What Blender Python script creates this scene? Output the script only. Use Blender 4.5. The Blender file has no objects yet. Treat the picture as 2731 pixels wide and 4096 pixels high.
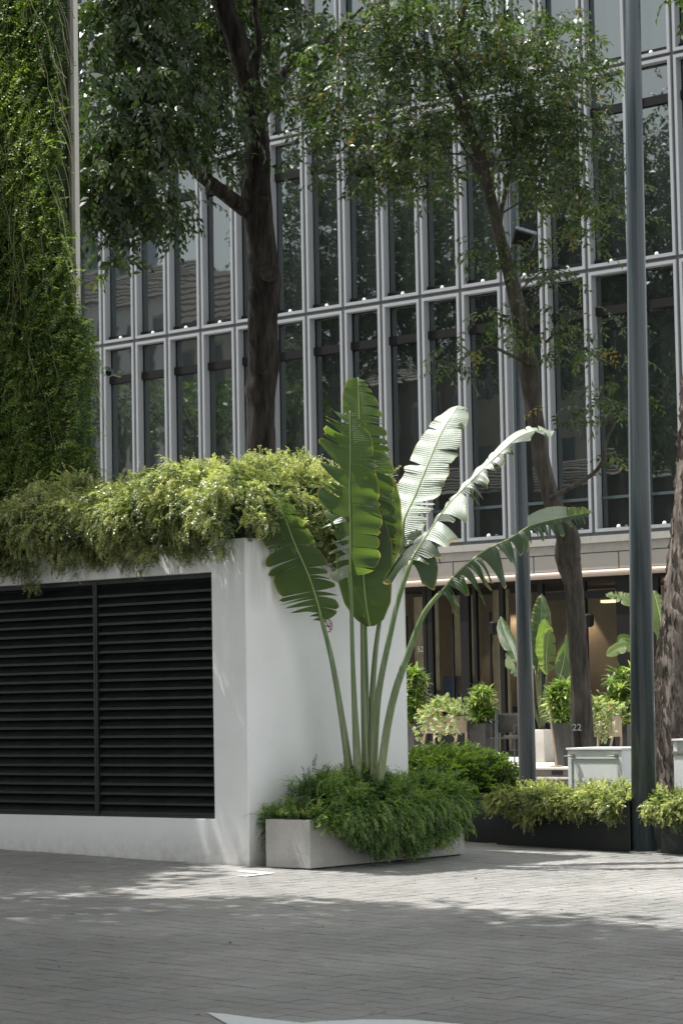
import bpy, bmesh, math, random
import numpy as np
from mathutils import Vector, Matrix
rng = np.random.default_rng(7); random.seed(7)
S = bpy.context.scene
C = S.collection
PI = math.pi
# ------------------------------------------------------------------ camera
FPX, CX, CY = 9800.0, 1365.5, 2048.0
CAMZ = 1.48
XR = np.array([0.7606, 0.0640, 0.6460]); YR = np.array([0.6481, -0.0467, -0.7601]); ZR = np.array([-0.0184, 0.9969, -0.0777])
def _basis():
    up = np.array([-.0185, 1, (2812-CY)/FPX]); up /= np.linalg.norm(up)
    dl = np.array([-10200-CX, -(3020-CY), FPX]); dl -= dl.dot(up)*up; dl /= np.linalg.norm(dl)
    rh = lambda v: np.array([v[0], v[1], -v[2]])
    Z = rh(up); X = rh(-dl); Y = np.cross(Z, X)
    return np.array([X, Y, Z])
MB = _basis()
CAM = np.array([0, 0, CAMZ])
def ray(px, py): return MB @ np.array([px-CX, -(py-CY), -FPX])/FPX
def W(px, py, d): return CAM + ray(px, py)*d
def hX(px, py, x): r = ray(px, py); return CAM + r*(x/r[0])
def hY(px, py, y): r = ray(px, py); return CAM + r*(y/r[1])
GS, GX = 0.023, -14.6
def gz(x): return -GS*(min(max(x, -45), 20)-GX)
def hG(px, py):
    r = ray(px, py); t = (CAMZ-GS*GX)/(-r[2]-GS*r[0]); return CAM + r*t
def proj(p):
    c = MB.T @ (np.asarray(p)-CAM); return CX+FPX*c[0]/-c[2], CY-FPX*c[1]/-c[2], -c[2]
cam = bpy.data.cameras.new('camera'); co = bpy.data.objects.new('camera', cam); C.objects.link(co)
cam.sensor_fit = 'VERTICAL'; cam.sensor_height = 36; cam.lens = FPX/4096*36
cam.clip_end = 1500; cam.clip_start = .1
m = Matrix([[*MB[i], CAM[i]] for i in range(3)]+[[0, 0, 0, 1]]); co.matrix_world = m
cam.dof.use_dof = True; cam.dof.focus_distance = 22.8; cam.dof.aperture_fstop = 8
S.camera = co
S.render.resolution_x = 682; S.render.resolution_y = 1024
# ------------------------------------------------------------------ world, sun
SUNL = np.array([.45, .20, -1.0]); SUNL /= np.linalg.norm(SUNL)
toS = -SUNL
EL = math.asin(toS[2]); AZ = math.atan2(toS[0], toS[1])
w = bpy.data.worlds.new('World'); S.world = w; w.use_nodes = True
nt = w.node_tree; N = nt.nodes; L = nt.links
bg = N['Background']; bg.inputs[1].default_value = .12
sky = N.new('ShaderNodeTexSky'); sky.sky_type = 'NISHITA'; sky.sun_disc = False
sky.sun_elevation = EL; sky.sun_rotation = AZ; sky.dust_density = 4.0; sky.air_density = 1.0; sky.ozone_density = .6
tc = N.new('ShaderNodeTexCoord'); nz = N.new('ShaderNodeTexNoise'); nz.inputs['Scale'].default_value = 2.2; nz.inputs['Detail'].default_value = 6
mp = N.new('ShaderNodeMapping'); mp.inputs['Scale'].default_value = (1, 1, 2.5)
L.new(tc.outputs['Generated'], mp.inputs[0]); L.new(mp.outputs[0], nz.inputs[0])
cr = N.new('ShaderNodeValToRGB'); cr.color_ramp.elements[0].position = .3; cr.color_ramp.elements[0].color = (.45, .45, .45, 1); cr.color_ramp.elements[1].position = .65; cr.color_ramp.elements[1].color = (.9, .9, .9, 1)
L.new(nz.outputs[0], cr.inputs[0])
mx = N.new('ShaderNodeMix'); mx.data_type = 'RGBA'; mx.inputs[7].default_value = (7.0, 7.2, 7.05, 1)
L.new(cr.outputs[0], mx.inputs[0]); L.new(sky.outputs[0], mx.inputs[6]); L.new(mx.outputs[2], bg.inputs[0])
sl = bpy.data.lights.new('sun', 'SUN'); so = bpy.data.objects.new('sun', sl); C.objects.link(so)
sl.energy = 4.9; sl.angle = math.radians(.53); sl.color = (1, .975, .94)
so.rotation_euler = Vector(toS).to_track_quat('Z', 'Y').to_euler(); so.location = (0, 0, 30)
S.view_settings.view_transform = 'Standard'; S.view_settings.look = 'None'; S.view_settings.gamma = 1; S.view_settings.exposure = 0.80
S.render.engine = 'CYCLES'
S.cycles.max_bounces = 8; S.cycles.transparent_max_bounces = 12

# ------------------------------------------------------------------ materials
class MT:
    def __init__(s, name):
        s.m = bpy.data.materials.new(name); s.m.use_nodes = True
        s.t = s.m.node_tree; s.N = s.t.nodes; s.L = s.t.links; s.b = s.N['Principled BSDF']; s.out = s.N['Material Output']
    def n(s, k, **kw):
        x = s.N.new('ShaderNode'+k)
        for a, v in kw.items(): setattr(x, a, v)
        return x
    def l(s, a, b): s.L.new(a, b)
    def obj(s): return s.n('TexCoord').outputs['Object']
    def noise(s, scale, detail=5, rough=.55, vec=None, stretch=None):
        x = s.n('TexNoise'); x.inputs['Scale'].default_value = scale; x.inputs['Detail'].default_value = detail; x.inputs['Roughness'].default_value = rough
        v = vec or s.obj()
        if stretch:
            mp = s.n('Mapping'); mp.inputs['Scale'].default_value = stretch; s.l(v, mp.inputs[0]); v = mp.outputs[0]
        s.l(v, x.inputs['Vector']); return x.outputs[0]
    def ramp(s, fac, stops):
        r = s.n('ValToRGB'); e = r.color_ramp.elements
        while len(e) < len(stops): e.new(.5)
        for i, (p, c) in enumerate(stops): e[i].position = p; e[i].color = (*c, 1) if len(c) == 3 else c
        s.l(fac, r.inputs[0]); return r.outputs[0]
    def mix(s, f, a, b, mode='MIX'):
        x = s.n('Mix', data_type='RGBA', blend_type=mode)
        for i, v in ((0, f), (6, a), (7, b)):
            if hasattr(v, 'links'): s.l(v, x.inputs[i])
            else: x.inputs[i].default_value = v if i == 0 else (*v, 1)
        return x.outputs[2]
    def math(s, op, a, b=None):
        x = s.n('Math', operation=op)
        for i, v in ((0, a), (1, b)):
            if v is None: continue
            if hasattr(v, 'links'): s.l(v, x.inputs[i])
            else: x.inputs[i].default_value = v
        return x.outputs[0]
    def bump(s, h, strength=.3, dist=.02):
        x = s.n('Bump'); x.inputs['Strength'].default_value = strength; x.inputs['Distance'].default_value = dist
        s.l(h, x.inputs['Height']); s.l(x.outputs[0], s.b.inputs['Normal']); return x.outputs[0]
    def set(s, col=None, rough=None, metal=None, spec=None):
        for k, v in (('Base Color', col), ('Roughness', rough), ('Metallic', metal), ('Specular IOR Level', spec)):
            if v is None: continue
            if hasattr(v, 'links'): s.l(v, s.b.inputs[k])
            else: s.b.inputs[k].default_value = (*v, 1) if k == 'Base Color' else v
        return s

def flat(name, c, rough=.5, var=.15, scale=8, metal=0, bump=.0, spec=.5):
    t = MT(name); n = t.noise(scale, 6)
    lo = tuple(x*(1-var) for x in c); hi = tuple(min(1, x*(1+var)) for x in c)
    t.set(t.ramp(n, [(.3, lo), (.7, hi)]), rough, metal, spec)
    if bump: t.bump(t.noise(scale*12, 4), bump, .01)
    return t.m

def plaster():
    t = MT('white_plaster'); o = t.obj()
    n = t.noise(1.6, 6); base = t.ramp(n, [(.3, (.71, .71, .70)), (.7, (.78, .78, .775))])
    # rain streaks and algae under the trough, grime at the foot
    st = t.noise(3.5, 5, stretch=(1.6, 1.6, .12)); sx = t.n('SeparateXYZ'); t.l(o, sx.inputs[0])
    top = t.n('MapRange'); top.inputs[1].default_value = 2.30; top.inputs[2].default_value = 3.02; t.l(sx.outputs[2], top.inputs[0])
    sm = t.math('MULTIPLY', t.ramp(st, [(.45, (0, 0, 0)), (.70, (.9, .9, .9))]), top.outputs[0])
    base = t.mix(sm, base, (.25, .26, .21))
    ft = t.n('MapRange'); ft.inputs[1].default_value = .34; ft.inputs[2].default_value = -.02; t.l(sx.outputs[2], ft.inputs[0])
    fm = t.math('MULTIPLY', t.math('MULTIPLY', t.noise(14, 6), ft.outputs[0]), 1.0)
    base = t.mix(fm, base, (.30, .27, .22))
    sc = t.ramp(t.noise(9, 8, .7, stretch=(1, 1, .6)), [(.70, (0, 0, 0)), (.78, (.35, .35, .35))]); base = t.mix(sc, base, (.45, .42, .38))
    vo = t.n('TexVoronoi', feature='DISTANCE_TO_EDGE'); vo.inputs['Scale'].default_value = .9
    wn = t.n('TexNoise'); wn.inputs['Scale'].default_value = 3; t.l(o, wn.inputs[0]); ad = t.n('Mix', data_type='RGBA', blend_type='ADD'); ad.inputs[0].default_value = .25; t.l(o, ad.inputs[6]); t.l(wn.outputs[1], ad.inputs[7]); t.l(ad.outputs[2], vo.inputs['Vector'])
    ck = t.ramp(vo.outputs['Distance'], [(.0, (.16, .16, .16)), (.003, (0, 0, 0))]); ck = t.math('MULTIPLY', ck, t.ramp(t.noise(1.1, 3), [(.5, (0, 0, 0)), (.62, (1, 1, 1))])); base = t.mix(ck, base, (.28, .26, .23))
    t.set(base, .62); t.bump(t.math('ADD', t.noise(90, 5), t.math('MULTIPLY', t.noise(7, 4), 1.5)), .3, .005); return t.m

def concrete_speck():
    t = MT('terrazzo_concrete')
    v = t.n('TexVoronoi'); v.inputs['Scale'].default_value = 62; t.l(t.obj(), v.inputs['Vector'])
    base = t.ramp(t.noise(3, 6), [(.3, (.33, .32, .30)), (.7, (.43, .415, .39))])
    sp = t.ramp(v.outputs['Distance'], [(.16, (1, 1, 1)), (.26, (0, 0, 0))])
    pick = t.ramp(v.outputs['Color'], [(.45, (0, 0, 0)), (.5, (1, 1, 1))])
    base = t.mix(t.math('MULTIPLY', sp, t.math('MULTIPLY', pick, .75)), base, (.10, .095, .09))
    base = t.mix(t.ramp(t.noise(2.2, 7, .6, stretch=(1, 1, .4)), [(.5, (0, 0, 0)), (.8, (.5, .5, .5))]), base, (.2, .19, .16))
    t.set(base, .75); t.bump(t.noise(120, 3), .2, .004); return t.m

def paver_mat(island):
    t = MT('granite_paver_'+('mass' if island else 'single'))
    r = t.n('NewGeometry').outputs['Random Per Island'] if island else t.n('ObjectInfo').outputs['Random']
    c = t.ramp(r, [(0, (.19, .184, .172)), (.2, (.255, .24, .228)), (.4, (.21, .21, .203)), (.6, (.28, .277, .27)), (.8, (.23, .23, .237)), (1, (.26, .243, .225))])
    geo = t.n('NewGeometry').outputs['Position']
    c = t.mix(.4, c, (.25, .243, .232))
    bigr = t.ramp(t.noise(.55, 5, vec=geo), [(.28, (.66, .67, .655)), (.7, (1.16, 1.14, 1.12))])
    c = t.mix(1, c, bigr, 'MULTIPLY')
    fine = t.ramp(t.noise(26, 8, .7, vec=geo), [(.25, (.84, .84, .84)), (.75, (1.14, 1.14, 1.13))])
    c = t.mix(1, c, fine, 'MULTIPLY')
    dirt = t.ramp(t.noise(7, 8, .72, vec=geo), [(.6, (0, 0, 0)), (.75, (.45, .45, .45))]); c = t.mix(dirt, c, (.09, .09, .08))
    gum = t.n('TexVoronoi'); gum.inputs['Scale'].default_value = 3.1; t.l(geo, gum.inputs['Vector']); gm = t.math('MULTIPLY', t.ramp(gum.outputs['Distance'], [(.045, (1, 1, 1)), (.075, (0, 0, 0))]), .6); c = t.mix(gm, c, (.06, .058, .055))
    t.set(c, t.ramp(t.noise(3, 4, vec=geo), [(.3, (.42,)*3), (.7, (.7,)*3)])); t.bump(t.noise(60, 6, .7, vec=geo), .22, .004); return t.m

def foliage(name, dark, mid, light, rough=.38, trans=.35, spec=.5, tcol=None, dead=None):
    t = MT(name)
    a = t.n('Attribute', attribute_name='tint'); f = a.outputs['Fac']
    stops = [(0, dark), (.5, mid), (.93, light)]
    if dead: stops[-1] = (.985, light); stops.append((1.0, tuple(.5*a+.5*b for a, b in zip(light, dead))))
    c = t.ramp(f, stops)
    t.set(c, rough, 0, spec)
    tr = t.n('BsdfTranslucent')
    tcx = t.mix(1, c, tcol or (1.9, 2.2, .7), 'MULTIPLY'); t.l(tcx, tr.inputs[0])
    mxs = t.n('MixShader'); mxs.inputs[0].default_value = trans
    t.l(t.b.outputs[0], mxs.inputs[1]); t.l(tr.outputs[0], mxs.inputs[2]); t.l(mxs.outputs[0], t.out.inputs[0]); return t.m

def bark(name, a, b, scale=1.0, moss=None, disp=.5):
    t = MT(name)
    n = t.noise(9*scale, 8, .65, stretch=(1, 1, .16)); n2 = t.noise(2.2*scale, 6, .6, stretch=(1, 1, .5))
    c = t.ramp(n, [(.3, a), (.68, b)]); c = t.mix(t.ramp(n2, [(.4, (0, 0, 0)), (.7, (.6, .6, .6))]), c, tuple(x*.5 for x in a))
    if moss: c = t.mix(t.ramp(t.noise(6, 6), [(.62, (0, 0, 0)), (.72, (.7, .7, .7))]), c, moss)
    t.set(c, .9, 0, .2); t.bump(n, disp, .06); return t.m

def banana_mat(name, up, tr, pale=0.0, trans=.5, rough=.4):
    """leaf blade: u across 0..1, v metres along the rib; veins ribbed, yellow dry margin"""
    t = MT(name); uv = t.n('UVMap').outputs[0]; sx = t.n('SeparateXYZ'); t.l(uv, sx.inputs[0])
    u, v = sx.outputs[0], sx.outputs[1]
    wv = t.math('SINE', t.math('ADD', t.math('MULTIPLY', v, 2*PI/.021), t.math('MULTIPLY', u, 1.5)))
    fn = t.math('SINE', t.math('MULTIPLY', v, 2*PI/.0052))
    nb = t.noise(4, 5, vec=uv)
    c = t.ramp(nb, [(.3, tuple(x*.85 for x in up)), (.7, tuple(x*1.12 for x in up))])
    cv = t.math('MULTIPLY', t.math('ADD', wv, 1), .5)
    c = t.mix(t.math('MULTIPLY', cv, .22), c, tuple(x*.62 for x in up))
    br = t.ramp(t.math('ADD', t.math('MULTIPLY', u, .35), t.math('MULTIPLY', t.noise(9, 5, .65, vec=uv), .8)), [(.74, (0, 0, 0)), (.82, (.8, .8, .8))]); c = t.mix(br, c, (.16, .105, .04))
    spots = t.ramp(t.noise(55, 3, vec=uv), [(.70, (0, 0, 0)), (.74, (1, 1, 1))]); c = t.mix(t.math('MULTIPLY', spots, .5), c, (.1, .08, .03))
    edge = t.ramp(t.math('ADD', u, t.math('MULTIPLY', t.math('SUBTRACT', nb, .5), .06)), [(.955, (0, 0, 0)), (.985, (1, 1, 1))])
    c = t.mix(edge, c, (.34, .26, .05))
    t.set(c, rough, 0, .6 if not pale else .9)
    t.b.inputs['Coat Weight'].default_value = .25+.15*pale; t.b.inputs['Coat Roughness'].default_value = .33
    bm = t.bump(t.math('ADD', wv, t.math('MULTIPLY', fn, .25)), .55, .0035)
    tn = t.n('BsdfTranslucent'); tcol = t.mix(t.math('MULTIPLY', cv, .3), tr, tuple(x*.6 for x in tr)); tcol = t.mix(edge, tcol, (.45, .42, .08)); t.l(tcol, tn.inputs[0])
    ms = t.n('MixShader'); ms.inputs[0].default_value = trans
    t.l(t.b.outputs[0], ms.inputs[1]); t.l(tn.outputs[0], ms.inputs[2]); t.l(ms.outputs[0], t.out.inputs[0]); return t.m

def glass_reflective():
    t = MT('tinted_window_glass'); r = t.n('ObjectInfo').outputs['Random']
    c = t.ramp(r, [(0, (.003, .005, .005)), (.5, (.006, .009, .008)), (1, (.012, .017, .016))])
    t.set(c, .35, 0, .2)
    g = t.n('BsdfGlossy'); g.inputs[0].default_value = (.82, .90, .92, 1); g.inputs['Roughness'].default_value = .012
    fr = t.n('LayerWeight'); fr.inputs[0].default_value = .35
    f = t.math('ADD', t.math('MULTIPLY', fr.outputs['Fresnel'], .5), .165)
    bp = t.n('Bump'); bp.inputs['Strength'].default_value = .02; bp.inputs['Distance'].default_value = .04; t.l(t.noise(1.3, 2), bp.inputs['Height']); t.l(bp.outputs[0], g.inputs['Normal'])
    ms = t.n('MixShader'); t.l(f, ms.inputs[0]); t.l(t.b.outputs[0], ms.inputs[1]); t.l(g.outputs[0], ms.inputs[2]); t.l(ms.outputs[0], t.out.inputs[0]); return t.m

def glass_clear():
    t = MT('shop_glass'); tr = t.n('BsdfTransparent'); tr.inputs[0].default_value = (.78, .8, .77, 1)
    g = t.n('BsdfGlossy'); g.inputs['Roughness'].default_value = .01; g.inputs[0].default_value = (.8, .85, .85, 1)
    fr = t.n('LayerWeight'); fr.inputs[0].default_value = .25
    ms = t.n('MixShader'); t.l(t.math('ADD', t.math('MULTIPLY', fr.outputs['Fresnel'], .6), .03), ms.inputs[0]); t.l(tr.outputs[0], ms.inputs[1]); t.l(g.outputs[0], ms.inputs[2]); t.l(ms.outputs[0], t.out.inputs[0]); return t.m

def emit(name, c, s):
    t = MT(name); t.b.inputs['Emission Color'].default_value = (*c, 1); t.b.inputs['Emission Strength'].default_value = s; t.set(c, .5); return t.m

def paint_mat():
    t = MT('worn_white_road_paint'); w_ = t.ramp(t.noise(38, 7, .75), [(.56, (0, 0, 0)), (.66, (.85, .85, .85))]); w2 = t.ramp(t.noise(3.5, 4), [(.4, (.35,)*3), (.65, (1, 1, 1))])
    t.set(t.mix(t.math('MULTIPLY', w_, w2), (.64, .65, .64), (.24, .235, .225)), .65); t.bump(t.noise(60, 5), .3, .003); return t.m
def pole_mat():
    t = MT('blue_grey_pole_paint'); st = t.noise(16, 5, .6, stretch=(1, 1, .03)); c = t.ramp(st, [(.35, (.026, .036, .041)), (.62, (.046, .062, .070))])
    sc = t.ramp(t.noise(45, 6, .7, stretch=(1, 1, .5)), [(.68, (0, 0, 0)), (.74, (.6, .6, .6))]); c = t.mix(sc, c, (.17, .18, .18))
    t.set(c, t.ramp(st, [(.3, (.18,)*3), (.7, (.36,)*3)]), 0, .6); t.bump(t.noise(120, 3), .1, .002); return t.m
M = dict(
 plaster=plaster(), louvre=flat('dark_green_louvre_paint', (.0075, .012, .010), .5, .5, 7, bump=.1), tray=flat('dark_tray', (.012, .013, .012), .7),
 terr=concrete_speck(), pav1=paver_mat(False), pav2=paver_mat(True),
 joint=flat('joint_grout', (.040, .042, .036), .95, .45, 5, bump=.4), ground=flat('street_paving', (.17, .165, .155), .85, .2, 3, bump=.3),
 paint=paint_mat(),
 frame=flat('light_grey_aluminium', (.275, .287, .30), .42, .04, 2), frame2=flat('green_grey_reveal', (.050, .070, .072), .35, .1, 2),
 gap=flat('dark_gap', (.02, .024, .022), .7), gapm=flat('grey_joint_metal', (.10, .11, .105), .5), transom=flat('black_transom', (.005, .005, .005), .55, spec=.2),
 pane=glass_reflective(), sglass=glass_clear(), white=flat('white_enamel', (.82, .82, .82), .3, .03),
 fascia=flat('pale_fascia_panel', (.30, .275, .245), .5, .05, 1), beam=flat('warm_beige_beam', (.33, .265, .22), .55, .05), cornice=flat('grey_cornice', (.27, .26, .24), .5, .08),
 black=flat('black_frame', (.005, .005, .005), .6, spec=.2), wallin=flat('shop_beige_wall', (.34, .28, .21), .8, .15, 2), dark_in=flat('dark_interior', (.015, .013, .011), .8), floorin=flat('shop_floor', (.1, .09, .08), .5),
 blue=flat('navy_panel', (.03, .045, .10), .5), curtain=flat('olive_curtain', (.30, .25, .17), .8, .2, 4),
 pole=pole_mat(), blackp=flat('black_planter_metal', (.010, .013, .012), .45, .35, 6, bump=.15),
 cab=flat('grey_white_cabinet_paint', (.60, .62, .62), .45, .06, 4, bump=.12), cab2=flat('cabinet_recess_paint', (.50, .53, .53), .5, .1, 5), steel=flat('zinc_steel', (.35, .34, .3), .35, .2, 20, metal=.8),
 bark1=bark('dark_wet_bark', (.005, .004, .0035), (.062, .052, .044), 1.7, (.10, .105, .08)), bark2=bark('grey_brown_bark', (.036, .032, .027), (.15, .132, .11), 1.6), bark3=bark('rough_fissured_bark', (.045, .038, .033), (.36, .30, .26), 2.2, disp=1.0),
 twig=flat('twig_brown', (.10, .075, .05), .8), stemg=flat('green_stem', (.07, .085, .03), .6), stemp=flat('pale_vine_stem', (.24, .23, .12), .6),
 platform=flat('pale_stone_terrace', (.52, .50, .46), .7, .08, 2), step=flat('step_riser_stone', (.22, .20, .18), .8, .2, 3),
 pot=flat('charcoal_pot', (.045, .043, .04), .5, .15), whitepot=flat('weathered_white_cube', (.50, .47, .43), .8, .15, 3), wood=flat('pale_wood', (.33, .25, .18), .7, .15), red=flat('sign_red', (.30, .035, .03), .5), ink=flat('sign_black', (.012, .012, .012), .5), tip=flat('cigarette_tip', (.25, .08, .05), .5),
 beige=flat('beige_column_paint', (.27, .235, .17), .7, .08, 2), strip=flat('off_white_trim', (.52, .50, .45), .55, .06, 3),
 num=flat('white_stencil', (.62, .63, .62), .8, .1), orange=flat('orange_letter', (.62, .30, .12), .5), soil=flat('soil', (.03, .022, .015), .95),
 housed=flat('dark_wall', (.07, .06, .05), .8, .2, .6), houseb=flat('beige_wall', (.22, .19, .15), .8, .2, .6), housew=flat('render_wall', (.34, .31, .27), .8, .1, .6), housew2=flat('pale_wall', (.50, .49, .48), .8, .1, .6), roof=flat('clay_tiles', (.15, .125, .105), .8, .3, 12), hwin=flat('far_window', (.05, .06, .07), .2), tower=flat('blue_grey_tower', (.30, .34, .40), .6, .1, .3),
)
M['roofred'] = M['roof']
F = dict(
 hedge=foliage('hedge_leaf', (.032, .056, .018), (.165, .20, .070), (.50, .49, .22), .33, .30, .8, tcol=(1.6, 1.9, .8)),
 hedgey=foliage('gold_hedge_leaf', (.035, .056, .018), (.16, .20, .065), (.46, .46, .21), .36, .32, .7),
 plant=foliage('fern_green_leaf', (.018, .050, .012), (.095, .175, .045), (.27, .34, .12), .34, .42, .7),
 vine=foliage('vine_leaf', (.022, .048, .012), (.075, .125, .030), (.24, .30, .085), .42, .30, .4),
 tree1=foliage('dark_tree_leaf', (.014, .030, .012), (.030, .055, .021), (.085, .12, .035), .36, .28, .5, dead=None),
 tree2=foliage('grey_green_tree_leaf', (.020, .040, .014), (.045, .075, .026), (.11, .15, .05), .36, .34, .6, dead=(.30, .14, .03)),
 gloss=foliage('glossy_shrub_leaf', (.012, .030, .008), (.036, .070, .016), (.10, .15, .03), .22, .22, .8),
 song=foliage('striped_pot_leaf', (.030, .065, .012), (.12, .19, .04), (.46, .50, .22), .28, .3, .6),
 varieg=foliage('cream_edged_leaf', (.05, .08, .02), (.22, .27, .13), (.50, .52, .38), .4, .3, .5),
 flower=foliage('orange_pink_petal', (.60, .18, .04), (.65, .25, .05), (.65, .10, .14), .5, .3),
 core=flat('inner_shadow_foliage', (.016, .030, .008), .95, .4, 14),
)
B = dict(
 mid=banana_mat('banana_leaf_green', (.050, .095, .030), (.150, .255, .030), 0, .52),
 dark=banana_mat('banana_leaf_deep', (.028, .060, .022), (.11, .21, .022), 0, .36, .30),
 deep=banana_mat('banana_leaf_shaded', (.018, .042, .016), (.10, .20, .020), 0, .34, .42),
 pale=banana_mat('banana_leaf_waxy', (.205, .26, .195), (.30, .42, .12), 1, .14, .40),  # waxy leaf made extra pale: sun glare put into the colour
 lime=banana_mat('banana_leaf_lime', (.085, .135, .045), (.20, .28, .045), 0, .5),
)
def stalk_mat():
    t = MT('banana_stalk'); uv = t.n('UVMap').outputs[0]; sx = t.n('SeparateXYZ'); t.l(uv, sx.inputs[0])
    g = t.ramp(sx.outputs[1], [(0, (.19, .22, .10)), (.35, (.14, .19, .085)), (.8, (.085, .145, .05)), (1, (.15, .21, .06))])
    n = t.noise(30, 6, stretch=(1, 1, .05)); c = t.mix(t.ramp(n, [(.5, (0, 0, 0)), (.75, (.45, .45, .45))]), g, (.42, .44, .34))
    t.set(c, .45); t.bump(n, .15, .004); return t.m
B['stalk'] = stalk_mat()
B['rib'] = flat('banana_midrib', (.27, .33, .13), .45, .1)

# ------------------------------------------------------------------ mesh helpers
def link(name, me, mat=None, parent=None, loc=None):
    o = bpy.data.objects.new(name, me); C.objects.link(o)
    if mat is not None and me is not None:
        for mm in (mat if isinstance(mat, (list, tuple)) else [mat]): me.materials.append(mm)
    if parent: o.parent = parent
    if loc is not None: o.location = loc
    return o
def tag(o, label, cat, group=None):
    o['label'] = label; o['category'] = cat
    if group: o['group'] = group
    return o
def empty(name, loc, label, cat, group=None, rz=0):
    o = bpy.data.objects.new(name, None); C.objects.link(o); o.location = [float(q) for q in loc]; o.rotation_euler = (0, 0, rz); o.empty_display_size = .2
    return tag(o, label, cat, group)
def child(name, me, mat, root):
    """me in world coordinates -> child of unrotated root"""
    o = link(name, me, mat, root); o.matrix_parent_inverse = Matrix.Translation(-root_loc(root)); return o
def root_loc(r):
    v = Vector(r.location)
    return v
def sub(name, me, mat, par):
    """world-coord mesh under a part that itself has identity local transform"""
    o = link(name, me, mat, par); return o
class Bm:
    def __init__(s): s.v = []; s.f = []; s.mi = []; s.cur = 0; s.uv = None
    def add(s, vs, fs):
        n = len(s.v); s.v += [tuple(float(q) for q in p) for p in vs]; s.f += [tuple(i+n for i in f) for f in fs]; s.mi += [s.cur]*len(fs)
    def box(s, x0, x1, y0, y1, z0, z1):
        x0, x1 = sorted((x0, x1)); y0, y1 = sorted((y0, y1)); z0, z1 = sorted((z0, z1))
        s.add([(x, y, z) for z in (z0, z1) for y in (y0, y1) for x in (x0, x1)],
              [(0, 2, 3, 1), (4, 5, 7, 6), (0, 1, 5, 4), (2, 6, 7, 3), (0, 4, 6, 2), (1, 3, 7, 5)])
    def quad(s, a, b, c, d): s.add([a, b, c, d], [(0, 1, 2, 3)])
    def prism(s, pts, y0, y1):   # pts (x,z)
        n = len(pts); s.add([(x, y0, z) for x, z in pts]+[(x, y1, z) for x, z in pts], [tuple(range(n)), tuple(range(2*n-1, n-1, -1))]+[(i, i+n, (i+1) % n+n, (i+1) % n) for i in range(n)])
    def tube(s, pts, rs, n=10, cap=True, jit=0, squash=1.0):
        pts = [np.asarray(p, float) for p in pts]; rings = []; ref = np.array([.3, -.9, .1])
        for i, p in enumerate(pts):
            t = pts[min(i+1, len(pts)-1)]-pts[max(i-1, 0)]; t = t/np.linalg.norm(t)
            a = ref-t*ref.dot(t)
            if np.linalg.norm(a) < .05: a = np.array([1, 0, 0])-t*t[0]
            a /= np.linalg.norm(a); b = np.cross(t, a); r = rs[i] if hasattr(rs, '__len__') else rs
            rings.append([p+(a*math.cos(2*PI*k/n)+b*math.sin(2*PI*k/n)*squash)*r*(1+jit*(rng.random()-.5)) for k in range(n)])
        vs = [q for r in rings for q in r]; fs = []
        for i in range(len(pts)-1):
            for k in range(n): fs.append((i*n+k, i*n+(k+1) % n, (i+1)*n+(k+1) % n, (i+1)*n+k))
        if cap: fs.append(tuple(range(n-1, -1, -1))); fs.append(tuple((len(pts)-1)*n+k for k in range(n)))
        s.add(vs, fs)
    def mesh(s, name, smooth=False, bevel=0):
        me = bpy.data.meshes.new(name); me.from_pydata(s.v, [], s.f); me.polygons.foreach_set('material_index', s.mi)
        if smooth: me.polygons.foreach_set('use_smooth', [True]*len(s.f))
        if bevel:
            bm = bmesh.new(); bm.from_mesh(me); bmesh.ops.bevel(bm, geom=[e for e in bm.edges if len(e.link_faces) == 2 and e.calc_face_angle(0) > .6], offset=bevel, segments=2, affect='EDGES', profile=.6); bm.to_mesh(me); bm.free()
        me.update(); return me
def box_mesh(name, x0, x1, y0, y1, z0, z1, bevel=0):
    b = Bm(); b.box(x0, x1, y0, y1, z0, z1); return b.mesh(name, bevel=bevel)
def smooth_path(pts, k=6):
    """Catmull-Rom over rows of numbers"""
    P = np.array(pts, float); P = np.vstack([2*P[0]-P[1], P, 2*P[-1]-P[-2]]); out = []
    for i in range(1, len(P)-2):
        for j in range(k):
            t = j/k; p0, p1, p2, p3 = P[i-1:i+3]
            out.append(.5*((2*p1)+(-p0+p2)*t+(2*p0-5*p1+4*p2-p3)*t*t+(-p0+3*p1-3*p2+p3)*t**3))
    out.append(P[-2]); return np.array(out)

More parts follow.
